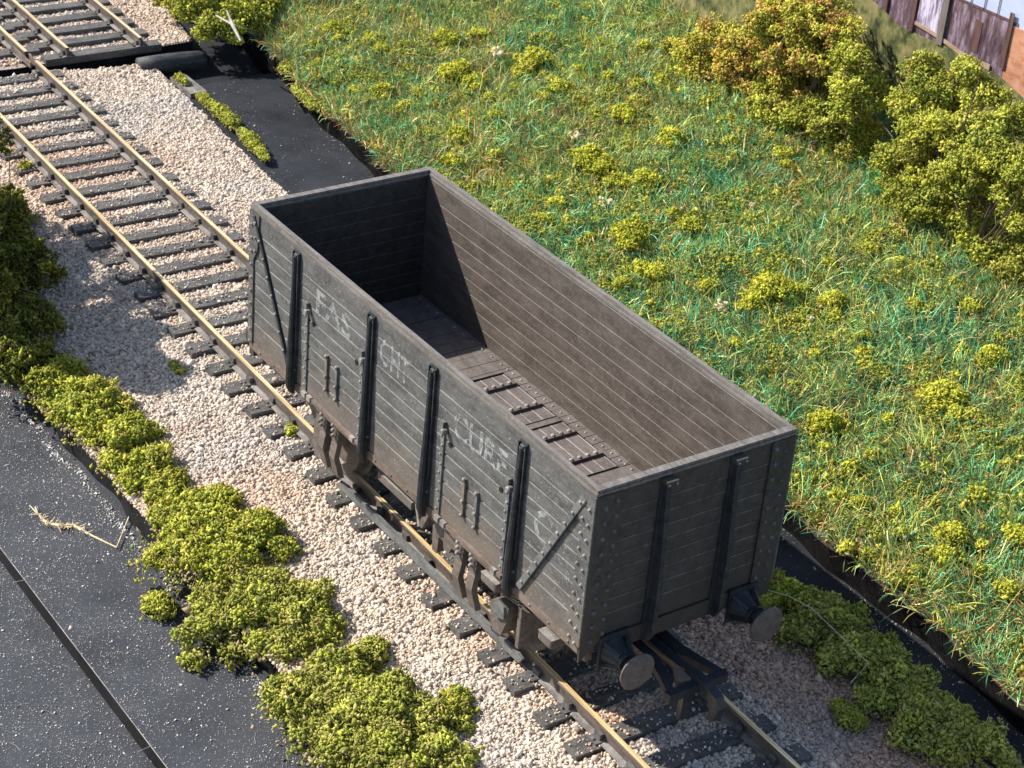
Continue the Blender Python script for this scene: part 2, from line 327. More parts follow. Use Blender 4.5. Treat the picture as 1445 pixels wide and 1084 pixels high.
TUFTS= [(-16.43, 9.81, 0.26), (-14.54, 8.98, 0.34), (-14.06, 9.03, 0.22), (-14.23, 10.82, 0.32), (-13.16, 10.46, 0.14), (-12.55, 9.85, 0.14), (-14.62, 10.61, 0.13), (-9.55, 8.81, 0.37), (-9.07, 8.81, 0.26), (-8.61, 8.83, 0.2), (-10.87, 10.66, 0.24), (-9.28, 10.65, 0.26), (-6.56, 7.65, 0.35), (-6.65, 7.97, 0.19), (-5.3, 7.2, 0.23), (-6.19, 8.79, 0.22), (-6.82, 8.85, 0.14), (-4.39, 7.79, 0.16), (-3.51, 8.55, 0.36), (-3.42, 8.07, 0.23), (-3.3, 9.03, 0.13), (-2.59, 9.16, 0.2), (-2.29, 8.98, 0.13), (-3.64, 9.99, 0.12), (0.2, 6.58, 0.26), (0.15, 6.84, 0.12), (0.81, 8.57, 0.29), (0.56, 8.41, 0.14), (1.31, 8.4, 0.17), (0.66, 7.53, 0.12), (1.3, 6.13, 0.14), (1.75, 5.51, 0.11), (2.06, 5.68, 0.13), (2.56, 5.94, 0.1), (3.49, 6.23, 0.2), (2.8, 4.73, 0.13), (2.98, 5.63, 0.11), (-1.73, 10.3, 0.12), (-2.87, 11.01, 0.12), (-0.96, 10.93, 0.15), (0.39, 10.11, 0.22), (-0.13, 9.96, 0.11), (-3.56, 10.86, 0.16), (-3.71, 8.88, 0.12), (-1.05, 6.96, 0.1), (0.42, 9.26, 0.1), (-0.09, 10.75, 0.11), (3.02, 7.21, 0.14), (2.75, 8.08, 0.1), (2.03, 7.1, 0.09), (4.84, 5.98, 0.15), (1.22, 6.65, 0.09), (-12.37, 8.47, 0.14), (-14.52, 7.88, 0.12), (-16.84, 8.38, 0.16), (-18.53, 8.07, 0.2), (-15.67, 6.97, 0.11), (-10.93, 7.52, 0.13), (-15.73, 12.24, 0.13), (-12.55, 11.52, 0.14), (-13.22, 12.98, 0.14), (-8.41, 11.52, 0.13), (-7.41, 12.07, 0.17), (-7.03, 11.84, 0.13), (-6.84, 9.73, 0.11), (-5.5, 9.69, 0.11), (-2.63, 7.02, 0.11), (-2.53, 12.28, 0.13), (3.05, 4.93, 0.09), (4.79, 5.12, 0.09), (4.28, 6.04, 0.09)]
FLUFF= [(-10.62, 9.28, 0.09), (-3.67, 7.54, 0.11), (-7.96, 8.09, 0.1), (-9.76, 9.28, 0.06), (-14.93, 10.22, 0.11), (-2.46, 8.52, 0.06), (-6.26, 10.35, 0.06)]
STRAW= [(-5.05, -4.99, -0.97), (-4.73, -4.97, -0.97), (-4.42, -4.95, -0.97), (-4.3, -4.81, -0.97), (-4.21, -4.62, -0.97), (-3.86, -4.49, -0.97), (-3.4, -4.29, -0.97)]
STRAW2= [(-3.37, -4.31, -0.95), (-3.93, -3.87, -0.95), (-4.66, -3.34, -0.95)]
THREAD= [(3.16, 2.79, 0.05), (3.45, 2.97, 0.05), (3.82, 3.09, 0.05), (4.52, 3.0, 0.05), (5.17, 2.94, 0.05), (5.39, 2.41, 0.05)]
TWIG= [(-19.22, 5.7, 0.7), (-18.37, 5.4, 0.7), (-17.42, 5.11, 0.7)], [(-19.02, 5.33, 0.7), (-18.37, 5.4, 0.7)]
LOG= [[-19.65, 4.06, -0.45], [-19.29, 5.39, -0.45]]
BUSH={
 'orange_left':[(-11.09, 13.17, 1.72, 0.53), (-11.83, 13.1, 1.2, 0.38), (-10.41, 13.25, 1.43, 0.58), (-11.36, 13.13, 0.93, 0.37), (-9.9, 13.08, 2.19, 0.39), (-12.55, 13.25, 1.05, 0.24)],
 'orange_main':[(-9.03, 13.61, 2.66, 0.78), (-9.23, 13.55, 1.82, 0.68), (-8.22, 13.53, 2.35, 0.65), (-9.38, 13.26, 2.51, 0.6), (-8.53, 13.42, 3.32, 0.59), (-7.69, 13.29, 3.1, 0.44)],
 'narrow':[(-6.85, 12.94, 2.94, 0.34), (-6.42, 12.9, 2.36, 0.43), (-6.68, 12.96, 1.8, 0.32), (-6.59, 13.31, 1.47, 0.26), (-7.16, 13.26, 2.32, 0.32)],
 'low_front':[(-8.16, 12.95, 1.14, 0.33), (-7.57, 12.95, 1.45, 0.38), (-8.6, 12.65, 1.21, 0.3), (-7.06, 12.7, 1.39, 0.23), (-9.17, 12.86, 1.08, 0.21)],
 'twin_peak':[(-5.34, 13.42, 3.05, 0.36), (-4.82, 13.48, 2.88, 0.56), (-3.96, 13.49, 3.14, 0.41), (-5.18, 13.09, 2.44, 0.42), (-4.21, 13.35, 3.56, 0.25), (-5.24, 13.39, 3.39, 0.21)],
 'right_mass':[(-4.73, 12.9, 1.84, 0.5), (-5.07, 12.74, 1.51, 0.34), (-3.75, 12.89, 2.53, 0.65), (-2.64, 12.69, 3.15, 0.4), (-2.53, 13.12, 3.19, 0.4), (-4.49, 13.08, 2.42, 0.42)],
 'front_mass':[(-3.82, 12.32, 1.37, 0.49), (-3.87, 12.2, 0.93, 0.3), (-2.87, 12.5, 2.03, 0.56), (-1.94, 12.34, 2.81, 0.5), (-1.97, 12.49, 2.07, 0.4), (-3.37, 12.47, 1.97, 0.41), (-1.36, 12.3, 2.71, 0.52), (-1.35, 12.26, 1.89, 0.24)],
}
# ================================================================== the wagon
HL, HW, RIM, BOT, FL = 4.39, 1.575, 3.79, 1.47, 1.60
wagon = tag(empty('goods_wagon', (0, 0, 0)), 'weathered dark grey open goods wagon with planked sides standing on the track', 'wagon')
ZS = [3.69, 3.36, 3.14, 2.92, 2.70, 2.48, 2.26, 2.04, 1.82, BOT]
def plank(mb, a0, a1, z0, z1, out, inn, sgn, axis, mo, ml, mi_, mil, c=.0078):
    """one plank: chamfered on its four long edges; out/inn = offsets of its faces on the across axis"""
    o = out + random.uniform(-.003, .003) * 1; z0 += .003; z1 -= .003
    prof = [(o, z0 + c), (o, z1 - c * 1.3), (o - sgn * c, z1), (inn + sgn * c, z1), (inn, z1 - c), (inn, z0 + c), (inn + sgn * c, z0), (o - sgn * c, z0)]
    mats = [mo, ml, mo, mil, mi_, mil, mo, ml]
    n = 8; P = (lambda p, a: (a, p[0], p[1])) if axis == 'x' else (lambda p, a: (p[0], a, p[1]))
    vs = [P(p, a0) for p in prof] + [P(p, a1) for p in prof]
    for i in range(n): mb.add([vs[i], vs[(i + 1) % n], vs[n + (i + 1) % n], vs[n + i]], [(0, 1, 2, 3)], mats[i])
    mb.add(vs, [tuple(range(n)), tuple(range(n, 2 * n))[::-1]], mo)
def side_planks():
    mb = MB()
    for z1, z0 in zip(ZS, ZS[1:]): plank(mb, -HL + .004, HL - .004, z0, z1, -HW, -HW + .105, -1, 'x', 'side', 'dust', 'inside', 'insideline')
    return mb
def end_planks():
    mb = MB()
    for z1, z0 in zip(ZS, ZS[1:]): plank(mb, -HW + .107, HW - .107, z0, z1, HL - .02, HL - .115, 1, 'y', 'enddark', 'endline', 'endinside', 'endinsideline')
    return mb
def part(mb, name, turned=False, bevel=.006, label=None, parent=None, smooth=False):
    return (mb.turned() if turned else mb).build(name, parent or wagon, bevel, label, smooth)
for tr in (False, True):
    side = part(side_planks(), 'planked_side', tr, 0)
    # corner plates with two columns of rivets (one at each end of this side)
    for e in (1, -1):
        mb = MB(); y = -HW - .004
        x1 = e * (HL + .012); wtop, wbot = .13, .30
        if e > 0: poly = [(x1, 1.45), (x1, 3.685), (x1 - .42, 3.685), (x1 - .40, 3.35), (x1 - .22, 3.18), (x1 - .30, 1.45)]
        else: poly = [(x1, 1.45), (x1, 3.685), (x1 + .30, 3.685), (x1 + .26, 3.1), (x1 + .14, 2.9), (x1 + .14, 1.45)]
        mb.prism(poly, 'y', y, y - .022, 'side')
        zz = 3.50
        while zz > 1.5:
            mb.dome((x1 - e * .09, y - .02, zz - .03), .027, (0, -1, 0), 'ironpale', 1.0)
            if e > 0 or zz > 3: mb.dome((x1 - e * (.21 if e > 0 else .2), y - .02, zz + .01), .027, (0, -1, 0), 'ironpale', 1.0)
            zz -= .222
        part(mb, 'corner_plate', tr, .004, parent=side)
    # diagonal straps from the top corners down to the outer stanchions
    for (xa, za), (xb, zb) in (((4.19, 3.58), (3.06, 1.53)), ((-4.24, 3.64), (-3.02, 1.46))):
        mb = MB(); e = 1 if xa > 0 else -1
        mb.beam((xa, -HW - .026, za), (xb, -HW - .026, zb), .10 if e > 0 else .06, .034, (0, 1, 0), 'ironworn' if e > 0 else 'iron')
        for i in range(9):
            f = (i + .4) / 9; mb.dome((xa + (xb - xa) * f, -HW - .043, za + (zb - za) * f), .027, (0, -1, 0), 'ironpale')
        part(mb, 'diagonal_strap', tr, .006, parent=side)
    # vertical stanchions: a flat plate with a deep tapering web, drawn well below the floor
    for x in (-2.95, -.83, .76, 2.87):
        mb = MB(); y = -HW - .003; b_ = x
        mb.prism([(x - .085, 1.44), (x + .085, 1.44), (x + .085, 3.64), (x - .085, 3.64)], 'y', y, y - .022, 'iron')
        w = [(y - .021, 3.60), (y - .05, 3.585), (y - .06, 3.0), (y - .09, 1.9), (y - .095, 1.40), (y - .06, 1.27), (y - .0, 1.26), (y - .021, 1.43)]
        mb.prism(w, 'x', x - .035, x + .035, 'iron')
        mb.tube([(x, y - .05, 3.56), (x, y - .062, 3.0), (x, y - .09, 1.9), (x, y - .095, 1.42), (x, y - .06, 1.29)], [.026, .034, .052, .054, .03], 'iron', 8)
        for s in (-1, 1): mb.box(x + s * .085, x + s * .062, y - .0225, y - .05, 1.9, 3.62, 'iron')
        for i in range(8):
            z = 3.54 - i * .265
            for s in (-1, 1): mb.dome((x + s * .05, y - .023, z), .022, (0, -1, 0), 'ironworn')
        part(mb, 'stanchion', tr, .005, parent=side)
    # two drop doors with bolted side straps, hinge lugs and bang plates
    for xl, xr, b1, b2 in ((-2.61, -1.035, -1.99, -1.70), (1.085, 2.635, 1.67, 1.975)):
        mb = MB()
        for z1, z0 in zip(ZS[3:], ZS[4:]): mb.box(xl + .02, xr - .02, -HW - .002, -HW - .007, z0 + .02, z1 - .02, 'side')
        door = part(mb, 'door', tr, 0, parent=wagon)
        for x in (xl, xr):
            mb = MB(); mb.box(x - .042, x + .042, -HW - .003, -HW - .03, 1.50, 2.90, 'ironworn')
            for i in range(9): mb.dome((x + (.012 if i % 2 else -.012), -HW - .029, 1.58 + i * .145), .022, (0, -1, 0), 'ironpale')
            mb.box(x - .045, x + .045, -HW - .004, -HW - .06, 2.87, 2.97, 'ironworn')
            mb.lathe([(0, .04), (.07, .048), (.09, .035)], (x + .08, -HW - .02, 2.85), (0, -1, 0), 'ironpale', 10)
            mb.lathe([(0, .03), (.012, .045)], (x + .17 if x == xl else x - .17, -HW - .002, 2.68), (0, -1, 0), 'gapdark', 10)
            part(mb, 'door_strap', tr, .005, parent=door)
        for x, z0, z1 in ((b1, 1.80, 2.40), (b2, 1.78, 2.36)):
            mb = MB(); mb.box(x - .03, x + .03, -HW - .003, -HW - .04, z0, z1, 'ironworn' if x in (-1.70, 1.975) else 'rust')
            for z in (z0 + .02, z0 + .24, z1 - .02): mb.dome((x, -HW - .038, z), .032, (0, -1, 0), 'ironpale')
            part(mb, 'bang_plate', tr, .006, parent=door)
        mb = MB()   # hinge rail below the door
        mb.box(xl - .03, xr + .05, -HW - .055, -HW + .02, 1.41, 1.47, 'rust')
        for x in (xl + .05, xl + .2, xr - .12): mb.box(x - .05, x + .05, -HW - .075, -HW - .02, 1.40, 1.485, 'ironpale')
        part(mb, 'door_hinge', tr, .006, parent=door)
    mb = MB()   # curb rail under the planks
    mb.box(-HL + .02, HL - .02, -HW - .012, -HW + .09, 1.33, 1.465, 'rust')
    for x in np.arange(-4.0, 4.2, .43): mb.dome((x, -HW - .012, 1.40), .022, (0, -1, 0), 'ironworn', n=6)
    part(mb, 'curb_rail', tr, .006)
    # end of the wagon
    end = part(end_planks(), 'planked_end', tr, 0)
    for s in (-1, 1):
        mb = MB(); x = HL - .015
        yo = s * (HW + .004); yi = s * (HW - .37)
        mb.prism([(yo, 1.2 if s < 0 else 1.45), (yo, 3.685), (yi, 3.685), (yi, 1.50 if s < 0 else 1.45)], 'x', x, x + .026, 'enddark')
        for i in range(10):
            z = 3.52 - i * .222
            mb.dome((x + .026, s * (HW - .14), z - .02), .032, (1, 0, 0), 'endline', 1.0); mb.dome((x + .026, s * (HW - .31), z + .05), .032, (1, 0, 0), 'endline', 1.0)
        part(mb, 'corner_plate', tr, .004, parent=end)
    for y in (-.51, .60):
        mb = MB(); x = HL - .016
        mb.prism([(y - .085, 1.215), (y + .085, 1.215), (y + .075, 3.60), (y - .075, 3.60)], 'x', x, x + .03, 'iron')
        mb.prism([(x + .03, 3.58), (x + .09, 3.56), (x + .17, 2.2), (x + .17, 1.36), (x + .08, 1.20), (x + .03, 1.22)], 'y', y - .035, y + .035, 'iron')
        ep = part(mb, 'end_post', tr, .006, parent=end)
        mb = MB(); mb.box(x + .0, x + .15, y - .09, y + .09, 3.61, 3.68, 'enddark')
        for s in (-1, 1): mb.dome((x + .15, y + s * .06, 3.64), .022, (1, 0, 0), 'ironpale')
        part(mb, 'post_cap', tr, .012, parent=end)
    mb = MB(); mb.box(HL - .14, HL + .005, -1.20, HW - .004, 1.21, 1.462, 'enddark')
    part(mb, 'headstock', tr, .008)
    # buffers
    for y, hx in ((-1.03, .50), (1.08, .52)):
        bf = part((lambda mb: (mb.prism([(y - .24, .98), (y + .24, .98), (y + .24, 1.50), (y - .24, 1.50)], 'x', HL + .006, HL + .035, 'blackplastic'),
                  mb.lathe([(.03, .21), (.08, .185), (.18, .15), (.28, .125), (.30, .14), (.34, .14), (.34, .075), (hx, .07)], (HL, y, 1.22), (1, 0, 0), 'blackplastic', 20), mb)[-1])(MB()), 'buffer', tr, .006)
        for a in range(4):   # ribs of the housing
            mb = MB()
            c_, s_ = math.cos(math.pi / 4 + a * math.pi / 2), math.sin(math.pi / 4 + a * math.pi / 2)
            mb.beam((HL + .03, y + c_ * .25, 1.22 + s_ * .25), (HL + .27, y + c_ * .135, 1.22 + s_ * .135), .05, .05, (0, -s_, c_), 'blackplastic')
            part(mb, 'buffer_rib', tr, .004, parent=bf)
        mb = MB(); mb.lathe([(hx - .02, .11), (hx, .255), (hx + .03, .268), (hx + .05, .245), (hx + .062, .14), (hx + .068, .02)], (HL, y, 1.22), (1, 0, 0), 'bufhead', 36)
        part(mb, 'buffer_head', tr, .004, parent=bf)
    # coupling: a flat frame with a hook arm lying in its middle and a weighted tail
    if not tr:
        mb = MB(); z = .86
        def flat(poly, z0, z1): mb.prism(poly, 'z', z0, z1, 'blackplastic')
        flat([(3.7, -.46), (4.45, -.46), (4.80, -.55), (5.10, -.66), (5.10, -.55), (4.82, -.42), (4.5, -.31), (3.7, -.31)], z - .05, z + .05)
        flat([(3.7, -.04), (4.5, -.04), (4.82, .06), (5.10, .15), (5.10, .26), (4.80, .19), (4.45, .12), (3.7, .12)], z - .05, z + .05)
        flat([(5.101, -.70), (5.215, -.69), (5.215, .27), (5.101, .29)], z - .075, z + .052)
        cp = part(mb, 'coupling_frame', False, .012)
        mb = MB(); hy = -.17
        mb.prism([(3.8, z + .06), (4.8, z + .07), (5.05, z + .13), (5.3, z + .13), (5.55, z + .06), (5.62, z - .08), (5.56, z - .30), (5.44, z - .34), (5.46, z - .12), (5.36, z - .02), (5.1, z + .02), (4.8, z - .03), (3.8, z - .04)], 'y', hy - .06, hy + .08, 'blackplastic')
        hk = part(mb, 'coupling_hook', False, .012)
        mb = MB(); mb.prism([(5.11, z - .078), (5.20, z - .078), (5.18, z - .46), (5.10, z - .46)], 'y', -.44, -.28, 'blackplastic'); part(mb, 'coupling_tail', False, .01)
        mb = MB(); mb.prism([(4.80, -.32), (5.02, -.44), (5.09, -.25), (4.90, -.24)], 'z', z - .02, z + .085, 'rust'); part(mb, 'coupling_weight', False, .01, label='rusty brown weight plate inside the coupling frame')
    # underframe of this side
    mb = MB(); mb.box(-HL + .15, HL - .15, -1.34, -1.22, 1.02, 1.325, 'under'); part(mb, 'sole_bar', tr, .006)
    for ax in (-2.5, 2.5):
        e = 1 if ax > 0 else -1
        mb = MB()
        if e > 0: mb.prism([(ax - .55, 1.30), (ax + .55, 1.30), (ax + .22, .42), (ax - .22, .42)], 'y', -1.205, -1.16, 'under')
        else:
            mb.prism([(-2.94, 1.30), (-2.23, 1.31), (-2.21, .83), (-2.29, .36), (-2.55, .32), (-2.62, .53), (-2.55, .75), (-2.60, .93)], 'y', -1.42, -1.37, 'under')
            for px, pz in ((-2.42, .98), (-2.34, .92), (-2.38, .80)): mb.dome((px, -1.42, pz), .03, (0, -1, 0), 'gapdark')
        wi = part(mb, 'axle_guard', tr, .006)
        mb = MB()
        if e > 0:
            mb.prism([(2.27, .76), (2.31, .53), (2.37, .34), (2.57, .36), (2.67, .63), (2.70, .90), (2.49, .92)], 'y', -1.45, -1.206, 'under')
            mb.prism([(2.32, .74), (2.48, .62), (2.66, .70), (2.64, .87), (2.48, .88)], 'y', -1.49, -1.451, 'ironworn')
        else: mb.prism([(-2.7, .40), (-2.3, .40), (-2.3, .80), (-2.7, .80)], 'y', -1.36, -1.206, 'under')
        part(mb, 'axle_box', tr, .02, parent=wi)
        if e > 0:
            mb = MB()
            for i in range(4):
                h = .62 - i * .12
                mb.prism([(ax - h, 1.0 + i * .03 + .05), (ax, .95 + i * .03), (ax + h, 1.0 + i * .03 + .05), (ax + h, 1.026 + i * .03 + .05), (ax, .976 + i * .03), (ax - h, 1.026 + i * .03 + .05)], 'y', -1.40, -1.25, 'under')
            part(mb, 'leaf_spring', tr, .004, parent=wi)
    for x0, x1, y0 in ((2.24, 2.60, -1.63), (3.65, 3.95, -1.68)):
        mb = MB(); mb.box(x0, x1, y0, -1.35, 1.12, 1.27, 'under', 'ironpale'); part(mb, 'spring_shoe', tr, .035)
    for x in (-2.09, -1.75, 1.62, 1.95):   # door springs: bolted straps hanging from the sole bar
        mb = MB()
        for (ya, za, xa), (yb, zb, xb) in zip([(-1.53, 1.42, 0), (-1.56, 1.02, .015), (-1.60, .80, 0)], [(-1.56, 1.02, .015), (-1.60, .80, 0), (-1.50, .42, -.04)]):
            mb.prism([(ya + .09, za), (ya, za), (yb, zb), (yb + .09, zb)], 'x', x - .08, x + .08, 'under')
        for z in (1.34, 1.25, 1.16): mb.dome((x - .01, -1.575, z), .036, (0, -1, 0), 'ironpale', 1.0)
        mb.box(x - .05, x + .05, -1.50, -1.2, 1.24, 1.32, 'under')
        part(mb, 'door_spring', tr, .014)
    mb = MB(); mb.box(-.62, .30, -1.50, -1.345, 1.03, 1.16, 'under', 'ironpale'); part(mb, 'brake_bar', tr, .012)
    mb = MB(); mb.prism([(.82, 1.10), (1.03, 1.26), (1.48, 1.24), (1.52, 1.04), (1.3, 1.0), (1.25, .88), (1.12, .88), (1.09, 1.0), (.98, .99), (.96, .70), (.84, .70)], 'y', -1.47, -1.345, 'under'); part(mb, 'door_latch', tr, .014)
    mb = MB()
    mb.beam((.31, -1.45, 1.32), (.47, -1.45, .86), .06, .04, (0, 1, 0), 'ironpale'); mb.beam((.70, -1.45, 1.26), (.52, -1.45, .90), .10, .06, (0, 1, 0), 'under')
    part(mb, 'brake_hanger', tr, .006)
    mb = MB(); mb.box(2.84, 2.92, -1.40, -.98, .34, 1.325, 'under'); part(mb, 'lever_guard', tr, .008)
    mb = MB(); mb.prism([(-2.32, -.16), (-2.2, -.03), (-2.0, 0), (2.62, -.02), (2.72, -.06), (2.65, -.16)], 'y', -1.16, -1.11, 'ironworn'); part(mb, 'brake_lever', tr, .012)
    mb = MB()
    for x0, x1, z in ((-.5, 2.5, .5),): mb.beam((x0, -.95, .62), (x1, -.98, z), .06, .05, (0, 1, 0), 'under')
    part(mb, 'brake_rod', tr, .006)
# top capping: two tiers running round the rim
for s in (-1, 1):
    mb = MB()
    mb.box(-HL - .012, HL + .012, s * (HW + .016), s * (HW - .10), 3.695, 3.742, 'cap')
    mb.box(-HL - .008, HL + .008, s * (HW + .002), s * (HW - .072), 3.742, RIM, 'cap')
    part(mb, 'side_capping', False, .010)
for s in (-1, 1):
    mb = MB()
    mb.box(s * (HL + .012), s * (HL - .12), -HW + .101, HW - .101, 3.695, 3.742, 'cap')
    mb.box(s * (HL + .004), s * (HL - .105), -HW + .073, HW - .073, 3.742, RIM - .003, 'cap')
    part(mb, 'end_capping', False, .010)
# floor: cross boards, with two pairs of bolted bottom doors let into the middle
mb = MB(); yi = HW - .108
mb.box(-HL + .12, HL - .12, -yi, yi, 1.47, FL - .03, 'gapdark')
fl = part(mb, 'floor_pan', False, 0)
def cross(x0, x1, y0, y1, bolts=True, m='floor'):
    mb.box(x0 + .006, x1 - .006, y0, y1, FL - .029, FL - random.uniform(0, .006), m)
    if bolts: mb.dome(((x0 + x1) / 2, y1 - .1, FL - .004), .022, (0, 0, 1), 'floorline', n=6)
mb = MB(); x = -HL + .125
while x < -1.62: cross(x, min(x + .262, -1.56), -yi, yi); x += .262
cross(-.13, .0, -1.26, 1.255, False)
x = -1.555
while x < 1.4: cross(x, min(x + .21, 1.42), 1.268, yi); cross(x, min(x + .21, 1.42), -yi, -1.268); x += .21
x = 1.425
while x < HL - .2: cross(x, min(x + .262, HL - .125), -yi, yi); x += .262
part(mb, 'floor_boards', False, .004, parent=fl)
for hx0, hx1, st in ((-1.52, -.16, (-1.20, -.53)), (.035, 1.37, (.34, 1.0))):
    mb = MB()
    ys = [-1.25 + i * .207 for i in range(13)]
    for y0, y1 in zip(ys, ys[1:]):
        mb.box(hx0, hx1, y0 + .008, y1 - .008, FL - .029, FL - .012, 'floor')
        mb.box(hx0, hx1, y1 - .0075, y1 + .0075, FL - .029, FL - .008, 'floorline')
    hd = part(mb, 'bottom_door', False, 0, parent=fl)
for hx0, hx1, st in ((-1.52, -.16, (-1.20, -.53)), (.035, 1.37, (.34, 1.0))):
    for x in st:
        mb = MB(); mb.box(x - .045, x + .045, -1.22, 1.24, FL - .011, FL + .035, 'floor')
        for i in range(17): mb.dome((x, -1.14 + i * .142, FL + .034), .036, (0, 0, 1), 'floorline', n=6)
        part(mb, 'door_batten', False, .006, parent=fl)
# wheels and axles
for ax in (-2.5, 2.5):
    mb = MB(); mb.lathe([(-1.2, .05), (1.2, .05)], (ax, -.02, .6), (0, 1, 0), 'under', 10); axl = part(mb, 'axle', False, 0)
    for s in (-1, 1):
        mb = MB()
        mb.lathe([(0, .25), (.0, .68), (.05, .69), (.06, .615), (.24, .59), (.24, .5), (.20, .47), (.18, .2), (.26, .17), (.26, .05)], (ax, s * .74 - .02, .6), (0, s, 0), 'wheel', 40)
        part(mb, 'wheel', False, 0, parent=axl, smooth=False)
for s in (-1, 1):
    mb = MB(); mb.box(-4.2, 4.2, s * .5 - .06, s * .5 + .06, 1.1, 1.468, 'under'); part(mb, 'frame_member', False, .01)
# faded lettering on the near side
def letters(txt, x0, x1, z0, z1, lift=.0065):
    cu = bpy.data.curves.new('lettering', 'FONT'); cu.body = txt; cu.size = 1; cu.extrude = .0008; cu.offset = .022
    o = bpy.data.objects.new('lettering', cu); C.objects.link(o); bpy.context.view_layer.update()
    me = bpy.data.meshes.new_from_object(o.evaluated_get(bpy.context.evaluated_depsgraph_get())); bpy.data.objects.remove(o)
    co = np.array([v.co[:] for v in me.vertices]); lo = co.min(0); hi = co.max(0)
    for v in me.vertices:
        u = (v.co.x - lo[0]) / (hi[0] - lo[0]); w = (v.co.y - lo[1]) / (hi[1] - lo[1])
        v.co = (x0 + u * (x1 - x0), -HW - lift - v.co.z, z0 + w * (z1 - z0))
    me.materials.clear(); me.materials.append(M['letter'])
    o = bpy.data.objects.new('lettering', me); C.objects.link(o); o.parent = wagon; return o
letters('FAS', -2.38, -1.36, 2.93, 3.30); letters('GHT', -.60, .16, 2.99, 3.40); letters('CURE', 1.30, 2.56, 2.86, 3.27); letters('C', 3.22, 3.60, 2.44, 2.90)
letters('5t', 3.95, 4.07, 2.23, 2.32)
# ================================================================== track
YAW = -.0242
def ty(x): return -.036 + math.tan(YAW) * x          # y of the track's centre line
GAP0, GAP1 = -19.72, -20.22                            # the joint between the two boards
def rail_mesh(x0, x1):
    mb = MB()
    def pr_(pts, m, c=None): mb.prism(pts, 'x', x0, x1, m, c or m)
    pr_([(-.042, -.045), (.042, -.045), (.042, -.008), (.034, 0), (-.034, 0), (-.042, -.008)], 'railside')
    pr_([(-.018, -.20), (.018, -.20), (.018, -.0455), (-.018, -.0455)], 'railside')
    pr_([(-.11, -.225), (.11, -.225), (.11, -.212), (.02, -.198), (-.02, -.198), (-.11, -.212)], 'railfoot')
    mb.box(x0, x1, -.034, .034, .0006, .0036, 'railtop')
    return mb
def track(name, label, x0, x1, yc, sl_from, group=None, slz=0):
    """rails and sleepers; local x runs along the rails"""
    root = tag(empty(name, (0, yc, 0), YAW), label, 'railway track', group)
    for s in (-1, 1):
        o = rail_mesh(x0, x1).build('rail', root); o.location = (0, s * .875, 0)
    xs = []
    x = sl_from
    while x < x1 - .1: xs.append(x); x += .722
    first = None
    for x in xs:
        if first is None:
            mb = MB(); mb.box(-.155, .155, -1.38, 1.38, -.40, -.228, 'sleeper'); first = mb.build('sleeper', root, .012); ch = []
            for s in (-1, 1):
                mb = MB()
                for q in (-1, 1):
                    mb.box(-.10, .10, s * .875 + q * .06, s * .875 + q * .17, -.226, -.195, 'chair'); mb.dome((0, s * .875 + q * .14, -.196), .03, (0, 0, 1), 'chair')
                    mb.box(-.07, .07, s * .875 + q * .026, s * .875 + q * .085, -.194, -.10, 'chair')
                c_ = mb.build('rail_chair', first, .008); ch.append(c_)
            o = first
        else:
            o = first.copy(); C.objects.link(o)
            for c_ in ch: d = c_.copy(); C.objects.link(d); d.parent = o
        o.location = (x + random.uniform(-.02, .02), random.uniform(-.03, .03), random.uniform(-.006, .006)); o.rotation_euler = (0, 0, random.uniform(-.012, .012))
    return root
track('railway_track', 'long track on the near board that the wagon stands on', GAP0 + .02, 10.4, -.036, -19.40)
track('railway_track', 'short end of track beyond the board joint, in line with the wagon', -29, GAP1 - .06, -.036, -28.9)
t2 = track('railway_track', 'dead-end track beyond the board joint, ending with two bare rail ends', -29, GAP1 + .12, 2.62, -28.94)
mb = MB(); mb.box(-20.75, -19.75, -.055 - .03, -.055, -.19, -.05, 'rust'); mb.box(-20.75, -19.75, .055, .085, -.19, -.05, 'rust')
o = mb.build('rail_joiner', None, .006); o.location = (0, .85 + ty(0) , 0); o.rotation_euler = (0, 0, YAW)
tag(o, 'rusty rail joiner across the gap between the two boards', 'rail joiner')

# ================================================================== the boards under everything
def bed_edge(x): return np.interp(x, [-19.8, -18, -12, 3, 14], [4.02, 3.9, 3.42, 3.45, 3.35])
def bedz(x, y):
    """surface of the glued ballast"""
    t = np.abs(y - (-.036 - .0242 * x)); L = -.308 - .047 * np.clip((t - 1.2) / .4, 0, 1)
    left = np.clip((t - 1.5) / 2.2, 0, 1) * .17; return L - left + .035 * (vnoise(x, y, .5, 3) - .5) + .05 * (vnoise(x, y, 1.6, 4) - .5) * np.clip((t - 1.3), 0, 1)
def sheet(name, xs, ylo, yhi, ny, zf, mat, base, sidemat, seed=0):
    """a slab whose top follows zf and whose plan runs between two edge curves"""
    nx = len(xs); V = []; mb = MB()
    for i, x in enumerate(xs):
        for j in range(ny):
            y = ylo(x) + (yhi(x) - ylo(x)) * j / (ny - 1); V.append((x, y, float(zf(np.array([x]), np.array([y]))[0])))
    mb.add(V, [(i * ny + j, (i + 1) * ny + j, (i + 1) * ny + j + 1, i * ny + j + 1) for i in range(nx - 1) for j in range(ny - 1)], mat)
    ring = [i * ny for i in range(nx)] + [(nx - 1) * ny + j for j in range(1, ny)] + [i * ny + ny - 1 for i in range(nx - 2, -1, -1)] + [j for j in range(ny - 2, 0, -1)]
    top = [V[i] for i in ring]; n = len(top)
    mb.add(top + [(x, y, base) for x, y, z in top], [(i, n + i, n + (i + 1) % n, (i + 1) % n) for i in range(n)], sidemat)
    return mb.build(name)
xs1 = list(np.linspace(GAP0, 11.5, 120)); xs2 = list(np.linspace(-32, GAP1, 40))
lip = lambda x: -3.78 + .05 * math.sin(x * 2.3) + .03 * math.sin(x * 5.1)
